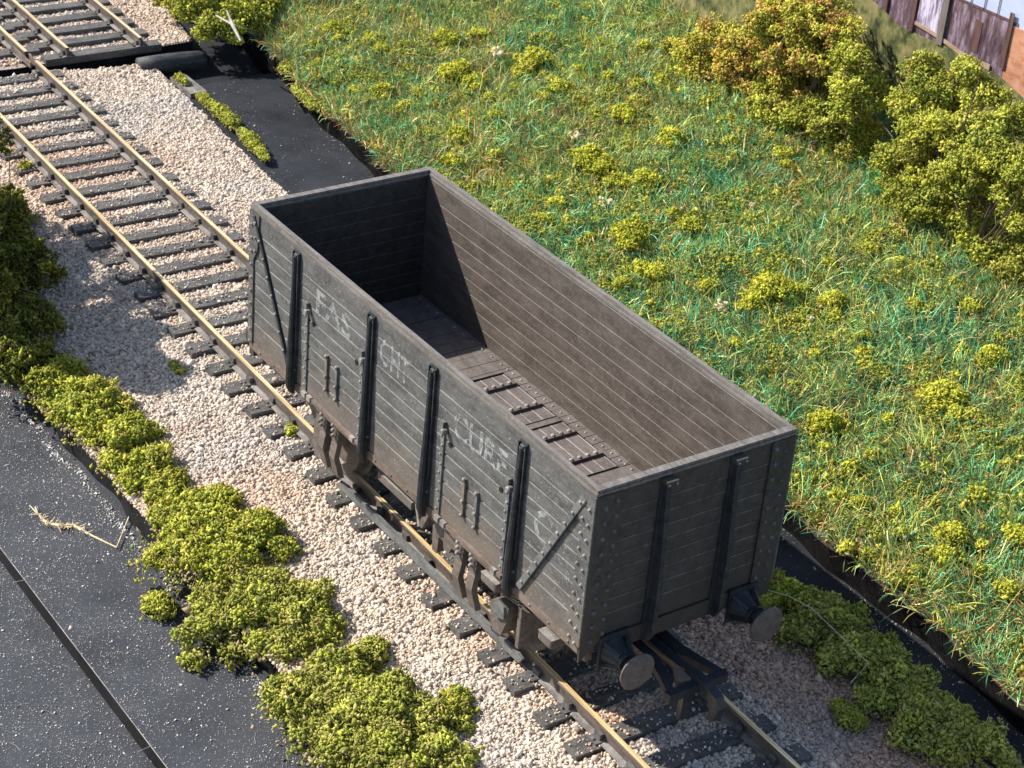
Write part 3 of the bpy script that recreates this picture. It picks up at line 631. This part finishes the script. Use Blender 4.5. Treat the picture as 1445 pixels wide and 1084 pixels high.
o = sheet('trackbed', xs1, lip, lambda x: float(bed_edge(x)) + .05 * math.sin(x * 3.1), 60, bedz, 'bed', -1.0, 'boardface'); tag(o, kind='structure')
far_edge = lambda x: float(np.interp(x, [-32, -24, GAP1], [7.5, 6.0, 5.35]))
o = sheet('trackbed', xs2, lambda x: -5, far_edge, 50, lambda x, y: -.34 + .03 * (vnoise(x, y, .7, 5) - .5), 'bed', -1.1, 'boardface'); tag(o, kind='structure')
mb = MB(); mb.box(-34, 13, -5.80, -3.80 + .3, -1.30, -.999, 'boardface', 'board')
mb.box(-34, 13, -5.806, -5.8005, -1.012, -.996, 'paleedge')  # thin pale strip along the top edge of the step
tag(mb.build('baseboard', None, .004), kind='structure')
mb = MB(); mb.box(-36, 14, -20, -5.6, -1.7, -1.27, 'board'); tag(mb.build('lower_baseboard'), kind='structure')
mb = MB(); mb.box(-36, 14, -3.4, 24, -1.4, -.68 - .34, 'channel'); tag(mb.build('ground'), kind='structure')
mb = MB(); mb.box(-18.55, 14, 2.4, 9, -1.019, -.68, 'channel'); tag(mb.build('channel_floor', None, .01), kind='structure')
mb = MB(); mb.box(-18.95, -17.9, 4.15, 4.55, -.679, -.56, 'railfoot'); o = mb.build('board_strip', None, .02); tag(o, 'short grey strip of card lying in the dark corner beside the ballast edge', 'card strip')
# rolled tube in the gap between the boards
mb = MB(); mb.tube([(-19.60, 3.7, -.50), (-19.56, 4.2, -.49), (-19.50, 4.8, -.49), (-19.47, 5.15, -.50), (-19.46, 5.26, -.50), (-19.46, 5.31, -.50)], [.22, .235, .235, .225, .17, .06], 'logm', 14, .03)
tag(mb.build('rolled_tube', None, 0, None, True), 'black rolled tube with a rounded end lying in the gap between the boards', 'rolled tube')

# ================================================================== bank
EX = [-40, -19.3, -16.8, -12.3, 1.4, 4.5, 6.6, 16]; EY = [8.6, 6.72, 6.2, 5.68, 4.80, 4.70, 4.58, 4.3]
def edge(x): return np.interp(x, EX, EY) + .05 * np.sin(x * 1.7) + .035 * np.sin(x * 4.3 + 1)
def gz(x, y):
    return -.22 + 1.35 * np.clip((y - edge(x)) / 9.6, 0, 1.2) + .16 * (vnoise(x, y, 2.3, 8) - .5) + .10 * (vnoise(x, y, .8, 9) - .5)
mb = MB(); nx, ny = 150, 46; xs = np.linspace(-38, 14, nx); V = []
for x in xs:
    e = float(edge(x))
    for j in range(ny):
        y = e + (24 - e) * (j / (ny - 1)) ** 1.3; V.append((x, y, float(gz(np.array([x]), np.array([y]))[0])))
mb.add(V, [(i * ny + j, (i + 1) * ny + j, (i + 1) * ny + j + 1, i * ny + j + 1) for i in range(nx - 1) for j in range(ny - 1)], 'soil')
F0 = [V[i * ny] for i in range(nx)]
r0 = F0; r1 = [(x, y + .015 + .02 * math.sin(x * 9), z - .07 - .02 * math.sin(x * 6.1)) for x, y, z in F0]; r2 = [(x, y + .05, -1.019) for x, y, z in F0]
mb.add(r0 + r1, [(i, nx + i, nx + i + 1, i + 1) for i in range(nx - 1)], 'banklip'); mb.add(r1 + r2, [(i, nx + i, nx + i + 1, i + 1) for i in range(nx - 1)], 'bankface')
tag(mb.build('embankment'), kind='structure')

# ================================================================== ballast chips (nobody could count them)
def pick(pal, w, n): pal = np.array(pal); return pal[rng.choice(len(pal), n, p=np.array(w) / sum(w))]
def chips(n, x0, x1, y0, y1, keep, zf, name):
    x = rng.uniform(x0, x1, n); y = rng.uniform(y0, y1, n); z = zf(x, y); P = np.stack([x, y, z], 1)
    m_ = infront(P, .16, .20) & keep(x, y); P = P[m_]; n = len(P); x = P[:, 0]; y = P[:, 1]
    R = .0205 * np.exp(rng.normal(0, .28, n)); P[:, 2] += R * rng.uniform(-.1, .75, n)
    if name == 'ballast':
        on = onsl(x, y); P[:, 2] = np.where(on, -.228 + R * .4, P[:, 2]); R = np.where(on, R * .72, R)
    col = pick([(.66, .575, .47), (.58, .49, .40), (.50, .40, .32), (.40, .31, .255), (.44, .415, .385), (.74, .68, .59), (.20, .165, .14), (.62, .49, .34)], [24, 24, 16, 9, 10, 9, 5, 4], n)
    t = np.abs(y - (-.036 - .0242 * x))
    pink = np.clip(vnoise(x, y, 1.7, 21) * 1.6 - .55, 0, 1)[:, None] * np.where(t < 1.9, .7, .35)[:, None]
    right = (np.clip((y - 1.2) / .6, 0, 1) * np.clip((x + 3) / 4, 0, 1))[:, None] * .95  # browner tint painted in where the wagon's shadow falls on the ballast
    q = np.clip(pink + right, 0, .9); col = col * (1 - q) + col * np.array((.86, .62, .51)) * q
    grey = np.clip(vnoise(x, y, 1.1, 22) * 1.8 - 1.15, 0, .5)[:, None]; col = col * (1 - grey) + (col.mean(1, keepdims=True) * np.array((.9, .88, .86))) * grey
    col = (col * .90 + np.array((.55, .46, .39)) * .10) * np.array((1.0, .975, .94)) * rng.uniform(.82, 1.14, (n, 1))
    V, F, c = crumbs(P, R, col, .30, .16)
    o = npmesh(name, V, F, c, 'stone'); return tag(o, 'pale pink and cream ballast chips between and beside the sleepers', 'ballast', kind='stuff')
def onsl(x, y):
    yt = y - (-.036 - .0242 * x); return (np.abs(yt) < 1.38) & (np.abs((x + 19.40 + .361) % .722 - .361) < .150) & (x > GAP0)
def keep_near(x, y):
    yt = y - (-.036 - .0242 * x); ph = np.abs((x + 19.40 + .361) % .722 - .361)
    on = (np.abs(yt) < 1.40) & (ph < .165); rail = np.abs(np.abs(yt) - .875) < .055
    return (~on | (rng.random(len(x)) < .075)) & ~rail & (y < bed_edge(x) + .06) & (y > -3.86 - 0 * x)
def keep_far(x, y):
    res = np.zeros(len(x), bool)
    for yc, ph0 in ((-.036, 28.9), (2.62, 28.94)):
        yt = y - (yc - .0242 * x); ph = np.abs((x + ph0 + .361) % .722 - .361)
        res |= ((np.abs(yt) < 1.40) & (ph < .165) & (rng.random(len(x)) > .04)) | (np.abs(np.abs(yt) - .875) < .055)
    return ~res & (y < np.interp(x, [-32, -24, GAP1], [7.5, 6.0, 5.35]))
chips(370000, GAP0 + .03, 10.2, -3.86, 4.1, keep_near, bedz, 'ballast')
chips(66000, -26, GAP1 - .03, -1, 8, keep_far, lambda x, y: -.34 + .03 * (vnoise(x, y, .7, 5) - .5), 'ballast')

# ================================================================== foliage foam
GREENS = [(.52, .53, .08), (.42, .44, .065), (.60, .58, .11), (.33, .35, .055), (.50, .45, .11), (.38, .44, .09)]
OLIVE = [(.47, .48, .10), (.38, .395, .08), (.55, .53, .14), (.30, .315, .07), (.48, .42, .14), (.50, .53, .09)]
DARK = [(.30, .31, .05), (.23, .25, .045), (.38, .36, .07), (.17, .19, .04), (.34, .28, .085)]
ORANGE = [(.66, .47, .12), (.56, .54, .09), (.48, .50, .08), (.60, .57, .11), (.70, .46, .16), (.42, .44, .07), (.58, .56, .10), (.50, .36, .10)]
def foam_points(lobes, gr, dens=1.0, flat=.8, big=False):
    """torn foam: every lobe is a loose heap of small sub-clumps, every sub-clump a ragged shell of crumbs, with strays round it"""
    P = []; S_ = []
    for li, (x, y, z, R) in enumerate(lobes):
        if R < .03: continue
        n = int(8 + (34 if big else 75) * (R / .4) ** 1.7); d = rng.normal(size=(n, 3)); d /= np.linalg.norm(d, axis=1)[:, None]; d[:, 2] = np.where(d[:, 2] < -.3, -d[:, 2], d[:, 2])
        sq = np.exp(rng.normal(0, .16, 3)) * np.array((1, 1, flat))
        lump = 1 + .22 * np.sin(d @ rng.normal(0, 3.2, 3) + rng.uniform(0, 6)) + .16 * np.sin(d @ rng.normal(0, 6, 3) + rng.uniform(0, 6))
        q = np.array((x, y, z)) + d * sq * (R * rng.uniform(.45, 1.0, n) ** .7 * lump)[:, None]
        rr = np.minimum(rng.uniform(*((.07, .19) if big else (.05, .125)), n), R * .55)
        for c0, r0 in zip(q, rr):
            kx = int(max(4, dens * 2.6 * (r0 / gr) ** 2)); e = rng.normal(size=(kx, 3)); e /= np.linalg.norm(e, axis=1)[:, None]
            e = e[e[:, 2] > -.75]; P.append(c0 + e * r0 * rng.uniform(.5, 1.25, (len(e), 1)) * np.array((1.15, 1.15, .9))); S_.append(np.full(len(e), rng.uniform(.68, 1.3)))
        ks = 0 if big else int(150 * R / .3); a = rng.uniform(0, 6.28, ks); rad = R * (1 + np.abs(rng.normal(0, .36, ks)))
        P.append(np.stack([x + np.cos(a) * rad, y + np.sin(a) * rad, np.full(ks, z - R * .32) + np.abs(rng.normal(0, R * .15, ks))], 1)); S_.append(rng.uniform(.7, 1.2, ks) * 10)
    return np.concatenate(P), np.concatenate(S_)
def foam(name, lobes, pal, label, cat, group=None, gr=.036, ground=None, stems=False, dens=1.0, flat=.8):
    gr = gr * .66
    P, tone = foam_points(lobes, gr, dens, flat, stems)
    if ground is not None: m_ = P[:, 2] > ground(P[:, 0], P[:, 1]) - .05; P = P[m_]; tone = tone[m_]
    n = len(P); R = gr * np.exp(rng.normal(0, .18, n)); pi_ = np.where(rng.random(n) < .7, (tone * 7919.7 % 1 * len(pal)).astype(int), rng.integers(0, len(pal), n)); col = np.array(pal)[pi_] * tone[:, None] * rng.uniform(.75, 1.3, (n, 1))
    stray = tone > 5; col[stray] = np.where(rng.random((stray.sum(), 1)) < .45, np.array((.50, .40, .25)), col[stray] / 10) * rng.uniform(.8, 1.2, (stray.sum(), 1))
    V, F, c = crumbs(P, R, col, .42, .28, OCT, OCTF, (rng.random(n) < .14))
    c_ = np.array([l[:3] for l in lobes]).mean(0); zb = min(l[2] - l[3] * .5 for l in lobes); base = np.array((c_[0], c_[1], zb))
    if not stems:
        o = npmesh(name, V - base, F, c, 'foam'); o.location = base; return tag(o, label, cat, group)
    root = tag(empty(name, tuple(base)), label, cat, group)
    npmesh('foliage', V - base, F, c, 'foam', root)
    mb = MB()
    for l in lobes:
        for q in range(3):
            e = np.array(l[:3]) - base + rng.normal(0, 1, 3) * l[3] * .55; a = np.array((rng.uniform(-.2, .2), rng.uniform(-.1, .1), -.1)); mid = (a + e) / 2 + rng.normal(0, .08, 3)
            e2 = e + rng.normal(0, 1, 3) * l[3] * .5 + np.array((0, 0, l[3] * .4))
            mb.tube([a, mid, e, e2], [.03, .022, .014, .007], 'stem', 5)
    mb.build('stem', root); return root
def on_bed(L, lift=.0):
    """lobes given as x, y, R: seat them on the ballast or on the board beside it"""
    out = []
    for x, y, R in L:
        z = float(bedz(np.array([x]), np.array([y]))[0]) if -3.75 < y < float(bed_edge(x)) else (-.98 if y < 0 else -.66)
        if y < -3.75: z = max(z, -.55 - (-3.75 - y) * .7)
        if y > 0: z = max(z, -.36 - max(0, y - float(bed_edge(x))) * .5)
        out.append((x, y, z + R * .35 + lift, R))
    return out
def chain(L):
    """fill in between the lobes of a long thin tuft"""
    out = [L[0]]
    for a, b in zip(L, L[1:]):
        m_ = max(1, int(math.dist(a[:2], b[:2]) / (.9 * min(a[2], b[2]) + .01)))
        out += [tuple(a[i] + (b[i] - a[i]) * q / m_ for i in range(3)) for q in range(1, m_ + 1)]
    return out
EXTRA = {'left_b': [(-3.5, -3.45, .2), (-3.9, -3.1, .18), (-5.8, -3.5, .34), (-7.0, -3.6, .34), (-4.2, -3.6, .2)], 'left_c': [(-3.2, -3.6, .17), (-2.9, -3.5, .26), (-1.8, -3.6, .4)], 'left_d': [(-.6, -3.95, .24)], 'left_e': [(.55, -3.5, .24), (.8, -3.75, .2), (-.8, -3.3, .34), (-.2, -3.75, .3), (.5, -3.0, .22)], 'left_f': [(1.05, -3.75, .22), (1.9, -3.4, .36), (2.2, -3.3, .3)], 'left_g': [(2.9, -3.4, .36), (2.7, -3.9, .3)], 'right_c': [(4.3, 3.3, .26)], 'right_d': [(5.1, 3.3, .28)], 'right_e': [(5.85, 3.3, .28), (6.6, 3.2, .3)]}
MOSS = 'edge of moss along the trackbed'
for key, pal, lab in (
    ('left_b', GREENS, 'bright green moss mound at the board edge just before the tall dark shrub'),
    ('left_c', GREENS, 'widest moss mound on the left board edge, beside the straw strand'),
    ('left_d', OLIVE, 'small moss clump spilling down onto the black board below the widest mound'),
    ('left_e', OLIVE, 'olive moss mound on the left edge between the widest mound and the two bottom mounds'),
    ('left_f', OLIVE, 'olive moss mound on the left edge just above the bottommost one'),
    ('left_g', OLIVE, 'bottommost olive moss mound on the left edge, reaching the lower edge of the picture'),
    ('right_a', GREENS, 'moss tuft behind the right hand buffer at the channel edge'),
    ('right_b', OLIVE, 'moss mound beside the right hand buffer head'),
    ('right_c', OLIVE, 'moss mound in the shade below the middle of the pale thread'),
    ('right_d', OLIVE, 'moss mound in the shade under the bent pale thread end'),
    ('right_e', OLIVE, 'moss mound at the bottom right corner beside the channel')):
    foam('moss_mound', on_bed(LOBES[key] + EXTRA.get(key, [])), pal, lab, 'moss', MOSS, .034, flat=.6)
for key, lab in (('left_h', 'single bright tuft on the ballast right of the olive mounds'), ('right_f', 'small tuft on brown ballast by the right rail in front'),
    ('right_g', 'tiny tuft on the ballast just under the right hand buffer'), ('edge_a', 'tiny tuft on the ballast edge nearest the rolled tube'), ('edge_b', 'longest tuft on the ballast edge above the black channel'),
    ('edge_c', 'tuft on the ballast edge closest to the far end of the wagon'), ('sleeper_tuft_a', 'tiny tuft outside the left rail far from the wagon'),
    ('sleeper_tuft_c', 'tiny tuft by a sleeper end left of the wagon'), ('sleeper_tuft_b', 'tiny tuft beside the near rail at the wagon corner'), ('sleeper_tuft_d', 'tiny tuft in the ballast below the near axle box')):
    foam('moss_tuft', on_bed(chain([(x, y, r * (.66 if key.startswith('edge') else 1) * rng.uniform(.75, 1.2)) for x, y, r in LOBES[key]])), GREENS, lab, 'moss', 'little loose moss tufts', .026)
for key, lab in (('bank_a', 'green tuft on the bank lip above the shaded corner of the channel'), ('bank_b', 'tiny tuft hanging on the bank face above the sunlit channel')):
    foam('moss_tuft', [(x, y - .03, -.26, R) for x, y, R in chain(LOBES[key])], GREENS, lab, 'moss', 'little loose moss tufts', .028)
tall = [(x, y, float(bedz(np.array([x]), np.array([min(y, 0)]))[0]) + R * .5, R) for x, y, R in LOBES['left_tall']]
tall += [(-13.6, -3.2, .9, .9), (-13.8, -3.3, 2.0, .75), (-12.2, -3.7, .9, .9), (-12.0, -3.8, 2.0, .8), (-10.6, -4.1, .8, .8), (-10.2, -4.2, 1.7, .85), (-9.9, -4.3, 2.6, .6), (-11.2, -4.0, 2.6, .6), (-9.3, -4.2, .5, .6), (-9.2, -4.3, 1.3, .6)]
foam('shrub', tall, DARK, 'tall dark green shrub at the left edge shading the ballast', 'shrub', None, .040, stems=True, dens=.9)
fb = [(x, y, -.05 + R * .5, R) for x, y, R in LOBES['far_bush']]
foam('shrub', fb, GREENS, 'yellow green shrub on the far board with a pale forked twig in it', 'shrub', None, .04, stems=True)
for key, pal, lab in (
    ('orange_left', ORANGE, 'low orange tinged shrub at the left end of the row before the backdrop'),
    ('orange_main', ORANGE, 'largest orange and green shrub at the top of the bank'),
    ('narrow', GREENS, 'narrow upright green shrub right of the orange one'),
    ('low_front', GREENS, 'low green shrub at the foot of the orange one'),
    ('twin_peak', GREENS, 'green shrub with two thin peaks under the printed pole'),
    ('right_mass', GREENS, 'middle green shrub of the mass at the right edge'),
    ('front_mass', GREENS, 'front green shrub at the right edge with a deep shaded foot')):
    L = list(BUSH[key])
    low = min(l[2] for l in L); yb = np.mean([l[1] for l in L])
    add = [(x, y + .15, float(gz(np.array([x]), np.array([y]))[0]) + .15, R * .75) for x, y, z, R in L if z > 1.4]
    foam('shrub', L + add, pal, lab, 'shrub', 'shrubs in front of the backdrop', .036, ground=gz, stems=True, dens=.8)
for q in range(900):   # fill the bank with more tufts, in the drifts the photo shows
    x = rng.uniform(-19, 7); y = rng.uniform(5.2, 13.4); p = np.array([[x, y, float(gz(np.array([x]), np.array([y]))[0])]])
    if len(TUFTS) > 165 or not infront(p, .0, .0)[0] or y < edge(x) + .3: continue
    if vnoise(np.array([x]), np.array([y]), 1.5, 61)[0] < .5 or min((x - t[0]) ** 2 + (y - t[1]) ** 2 for t in TUFTS) < .2: continue
    TUFTS.append((x, y, float(rng.uniform(.05, .11) + .12 * rng.random() ** 3)))
for x, y, R in TUFTS:
    L = [(x, y, float(gz(np.array([x]), np.array([y]))[0]) + .05 + R * .5, R * .85)]
    for q in range(3 if R > .15 else 1):
        a = rng.uniform(0, 6.28); L.append((x + math.cos(a) * R * .7, y + math.sin(a) * R * .7, L[0][2] - R * .15, R * rng.uniform(.4, .65)))
    foam('foam_tuft', L, [(.56, .57, .07), (.46, .48, .06), (.66, .62, .09), (.38, .40, .05)], 'yellow green foam tuft scattered in the grass of the bank', 'foam tuft', 'foam tufts scattered in the grass', .030, flat=.6)
for i, (x, y, R) in enumerate(FLUFF):
    P = np.array((x, y, float(gz(np.array([x]), np.array([y]))[0]) + .12)) + rng.normal(0, R * .5, (26, 3)); V, F, c = crumbs(P, np.full(26, R * .42), pick([(.70, .57, .37), (.80, .71, .52)], [1, 1], 26), .4, .3)
    o = npmesh('wood_chip', V, F, c, 'foam'); tag(o, 'pale cream wood chip caught in the grass of the bank', 'wood chip', 'pale wood chips in the grass')

# ================================================================== grass: dyed fibres on the bank
def fibres(n):
    x = rng.uniform(-27, 9.5, n); u = rng.random(n); y0 = edge(x); y = y0 + .0 + (14.9 - y0) * u
    P = np.stack([x, y, gz(x, y)], 1); m_ = infront(P, .06, .08); P = P[m_]; n = len(P); x = P[:, 0]; y = P[:, 1]
    a1 = vnoise(x, y, 1.3, 31); a2 = vnoise(x, y, .7, 32); a3 = vnoise(x, y, 2.4, 33); a4 = vnoise(x, y, .45, 34)
    teal = pick([(.08, .32, .17), (.09, .29, .13), (.04, .18, .08), (.18, .44, .25)], [3, 4, 3, 1], n)
    green = pick([(.18, .28, .06), (.24, .33, .08), (.13, .21, .055), (.34, .41, .13)], [4, 3, 3, 2], n)
    yel = pick([(.40, .41, .08), (.48, .44, .10), (.34, .37, .07), (.55, .51, .18)], [4, 3, 4, 2], n)
    brn = pick([(.44, .20, .07), (.54, .30, .10), (.28, .16, .07), (.60, .40, .20)], [3, 3, 3, 1], n)
    s = np.stack([.38 + 1.7 * np.clip(a1 - .40, 0, 1), .44 + 0 * a2, .27 + 1.1 * np.clip(a2 - .42, 0, 1), .16 + 1.5 * np.clip(a3 * .5 + a4 * .5 - .53, 0, 1)], 1)
    s[:, 3] += np.clip(.35 - (y - edge(x)), 0, .35) * 1.5
    cs = np.cumsum(s / s.sum(1, keepdims=True), 1); r = rng.random(n); w = (r[:, None] > cs).sum(1)
    col = np.choose(w[:, None], [teal, green, yel, brn]) * (.70 + .6 * vnoise(x, y, .35, 36))[:, None] * 1.12 * np.exp(rng.normal(0, .40, (n, 1)))
    az = rng.uniform(0, 2 * math.pi, n) + 0; az = np.where(rng.random(n) < .55, vnoise(x, y, .5, 35) * 9 + rng.normal(0, .5, n), az)
    el = np.radians(rng.uniform(5, 80, n)); ln = rng.uniform(.14, .40, n) * np.where(rng.random(n) < .05, 1.8, 1); bend = rng.normal(-.45, .5, n); tw = rng.normal(0, .5, n)
    wd = np.where(rng.random(n) < .08, .0105, .0072)
    pts = []; p = P.copy(); p[:, 2] -= .02
    for kx in range(4):
        pts.append(p.copy()); d = np.stack([np.cos(el) * np.cos(az), np.cos(el) * np.sin(az), np.sin(el)], 1); p = p + d * (ln / 3)[:, None]; el = el + bend * .55; az = az + tw * .4
    pts = np.stack(pts, 1)
    side = rng.normal(size=(n, 3)); side[:, 2] *= .35; t0 = pts[:, 3] - pts[:, 0]; side -= t0 * (np.sum(side * t0, 1) / np.sum(t0 * t0, 1))[:, None]; side /= np.linalg.norm(side, axis=1)[:, None]
    wk = np.array([1, 1, .85, .35])[None, :, None] * wd[:, None, None]
    A = pts + side[:, None] * wk; B = pts - side[:, None] * wk
    V = np.stack([A, B], 2).reshape(n, 8, 3); q = np.array([(0, 1, 3, 2), (2, 3, 5, 4), (4, 5, 7, 6)])
    F = (q[None] + (np.arange(n) * 8)[:, None, None]).reshape(-1, 4)
    return tag(npmesh('grass', V.reshape(-1, 3), F, np.repeat(col, 8, axis=0), 'fibre'), 'tangled green, teal, yellow and brown fibre grass covering the bank', 'grass', kind='stuff')
fibres(360000)
# loose foam crumbs sprinkled over the fibres
n = 420000; x = rng.uniform(-27, 9.5, n); y = edge(x) + (14.6 - edge(x)) * rng.random(n); P = np.stack([x, y, gz(x, y) + rng.uniform(.02, .10, n) + .28 * np.clip(vnoise(x, y, .30, 41) - .45, 0, 1) * rng.random(n)], 1)
m_ = infront(P, .06, .08) & (vnoise(x, y, .30, 41) * .6 + vnoise(x, y, 1.1, 42) * .5 > rng.uniform(.54, .86, n)); P = P[m_]; n = len(P)
V, F, c = crumbs(P, .0195 * np.exp(rng.normal(0, .28, n)), pick([(.50, .51, .08), (.38, .40, .06), (.27, .29, .05), (.60, .55, .11), (.68, .38, .06), (.5, .42, .28)], [5, 5, 4, 3, .22, .12], n) * rng.uniform(.7, 1.25, (n, 1)), .3, .25)
tag(npmesh('foam_crumbs', V, F, c, 'foam'), 'yellow green foam crumbs sprinkled through the fibre grass', 'foam crumbs', kind='stuff')

# ================================================================== odds and ends
mb = MB(); mb.tube([(x, y, z - .015) for x, y, z in STRAW], [.008, .02, .03, .045, .045, .02, .012], 'straw', 6, .3)
for i in range(70):
    f = rng.uniform(.12, .8); i0 = int(f * 6); p = np.array(STRAW[i0]) + (np.array(STRAW[i0 + 1]) - np.array(STRAW[i0])) * (f * 6 - i0); d = rng.normal(0, .07, 3); d[2] = abs(d[2]) * .7
    mb.tube([p, p + d * .6, p + d], .006, 'straw', 4)
mb.tube([(x, y, z + .01 * i) for i, (x, y, z) in enumerate(STRAW2)], .009, 'straw', 5)
tag(mb.build('straw_strand'), 'dry fuzzy straw strand lying on the black board', 'straw')
mb = MB(); mb.tube([(x, y, z + .02 * (i % 2)) for i, (x, y, z) in enumerate(THREAD)], .0045, 'thread', 5)
tag(mb.build('thread'), 'long bent pale thread lying over the shaded moss beside the right buffer', 'thread')
mb = MB(); mb.tube([tuple(p) for p in TWIG[0]], [.015, .035, .03], 'twig', 7, .25); mb.tube([tuple(p) for p in TWIG[1]], [.02, .028], 'twig', 6, .2)
tag(mb.build('twig'), 'pale grey forked twig standing in the far yellow green shrub', 'twig')
n = 52000; x = rng.uniform(-8.5, 4, n); y = rng.uniform(-10, -3.84, n); z = np.where(y > -5.8, -.998, -1.268)
foot = rng.random(n) < .022; y = np.where(foot, -3.84 - np.abs(rng.normal(0, .07, n)) - .22 * vnoise(x, x, .6, 51), y); z = np.where(foot, -.998, z)
R = np.where(foot, .0095, .0042) * np.exp(rng.normal(0, .4, n)); P = np.stack([x, y, z + R * .5], 1); m_ = infront(P) & (foot | (vnoise(x, y, .9, 52) > rng.uniform(-.2, .8, n))); P = P[m_]; R = R[m_]
V, F, c = crumbs(P, R, pick([(.62, .60, .57), (.5, .46, .42), (.70, .62, .50), (.40, .42, .44), (.55, .40, .32)], [5, 4, 2, 3, 1], len(P)), .4, .2)
tag(npmesh('dust_flecks', V, F, c, 'stone'), 'pale dust flecks and ballast crumbs strewn over the black boards', 'dust', kind='stuff')
n = 9000; x = rng.uniform(-18.4, 8, n); e0 = bed_edge(x); u = rng.random(n); u = np.where(rng.random(n) < .4, u ** 4, np.where(rng.random(n) < .4, 1 - u ** 4, u)); y = e0 + (edge(x) - e0) * u
P = np.stack([x, y, np.full(n, -.677)], 1); m_ = infront(P) & (vnoise(x, y, .8, 54) > rng.uniform(.05, .8, n)); P = P[m_]
V, F, c = crumbs(P, .0055 * np.exp(rng.normal(0, .5, len(P))), pick([(.40, .38, .35), (.28, .25, .2), (.24, .25, .08), (.5, .46, .4)], [4, 3, 2, 1], len(P)), .4, .2)
tag(npmesh('dust_flecks', V, F, c, 'stone'), 'dust flecks and crumbs lying on the black channel', 'dust', kind='stuff')
# hairs of dust and lint on the boards
mb = MB()
for i in range(240):
    x = rng.uniform(-7.5, 3.5); y = rng.uniform(-9, -3.95); z = -.996 if y > -5.8 else -1.267
    a = rng.uniform(0, 6.28); l = rng.uniform(.01, .05) if rng.random() < .8 else rng.uniform(.06, .16); b_ = a + rng.normal(0, .5)
    mb.tube([(x, y, z), (x + math.cos(a) * l, y + math.sin(a) * l, z + .004), (x + math.cos(a) * l + math.cos(b_) * l, y + math.sin(a) * l + math.sin(b_) * l, z)], rng.uniform(.0022, .004), 'twig', 4)
tag(mb.build('lint'), 'short hairs of pale lint strewn over the black boards', 'lint', kind='stuff')

# ================================================================== printed backdrop board
BY = 14.95; KX = (BY + 14.816) / (14.5 + 14.816)      # the print stands a little behind the shrubs
def bx(x, z):
    """scale the print with the distance at which the board stands"""
    return (CAM[0] + (x - CAM[0]) * KX, CAM[2] + (z - CAM[2]) * KX)
bd = tag(empty('backdrop', (-8, BY, .5)), 'printed backdrop board showing long grass, a fence wall, a pole and pale sky', 'backdrop')
def prt(name, poly, layer, mat):
    mb = MB(); pts = [bx(*p) for p in poly]; y = BY - .012 * layer
    mb.prism([(x + 8, z - .5) for x, z in pts], 'y', -.012 * layer, -.012 * layer + .010, mat); o = mb.build(name, bd); return o
mb = MB(); mb.box(-14, 12, .002, .12, -1.4, 7.5, 'p_back'); mb.build('board', bd)
prt('printed_sky', [(-22, 3.4), (3, 3.4), (3, 7), (-22, 7)], 1, 'p_sky')
prt('printed_wall', [(-12, 3.2), (-4.2, 3.2), (-4.2, 4.395), (-5.0, 4.375), (-5.68, 4.365), (-7, 4.42), (-12, 4.7)], 2, 'p_wall')
prt('printed_brick', [(-4.32, 3.1), (2, 3.0), (2, 4.3), (-4.32, 4.32)], 3, 'p_brick')
prt('printed_pale_panel', [(-6.74, 3.5), (-6.14, 3.48), (-6.14, 4.34), (-6.74, 4.38)], 3, 'p_pale')
prt('printed_opening', [(-5.25, 3.50), (-5.05, 3.50), (-5.05, 4.12), (-5.25, 4.14)], 3, 'p_post')
prt('printed_coping', [(-7.2, 4.36), (-5.68, 4.335), (-4.44, 4.355), (-4.44, 4.405), (-5.68, 4.385), (-7.2, 4.44)], 3, 'p_post')
prt('printed_grass', [(-22, -.5), (3, -.5), (3, 2.9), (-3.0, 3.02), (-3.71, 3.10), (-4.4, 3.30), (-5.2, 3.30), (-5.88, 3.36), (-6.5, 3.33), (-7.16, 3.32), (-7.7, 3.5), (-8.27, 3.62), (-9.5, 3.9), (-11, 4.4), (-14, 5.2), (-22, 6)], 4, 'p_grass')
prt('printed_kerb', [(-6.75, 3.50), (-6.08, 3.44), (-5.3, 3.30), (-4.65, 3.30), (-4.65, 3.42), (-5.3, 3.40), (-6.08, 3.52), (-6.75, 3.57)], 5, 'p_kerb')
for x, w, z0, z1 in ((-6.82, .045, 3.33, 4.5), (-4.355, .055, 3.45, 4.56), (-7.6, .04, 3.5, 4.3)):
    prt('printed_post', [(x - w, z0), (x + w, z0), (x + w, z1), (x - w, z1)], 6, 'p_post')
prt('printed_pole', [(-6.10, 3.34), (-5.94, 3.34), (-5.95, 6.8), (-6.09, 6.8)], 7, 'p_pole')
for x in (-5.45, -5.1, -4.75): prt('printed_wire_post', [(x - .008, 4.36), (x + .008, 4.36), (x + .008, 4.9), (x - .008, 4.9)], 3, 'p_post')
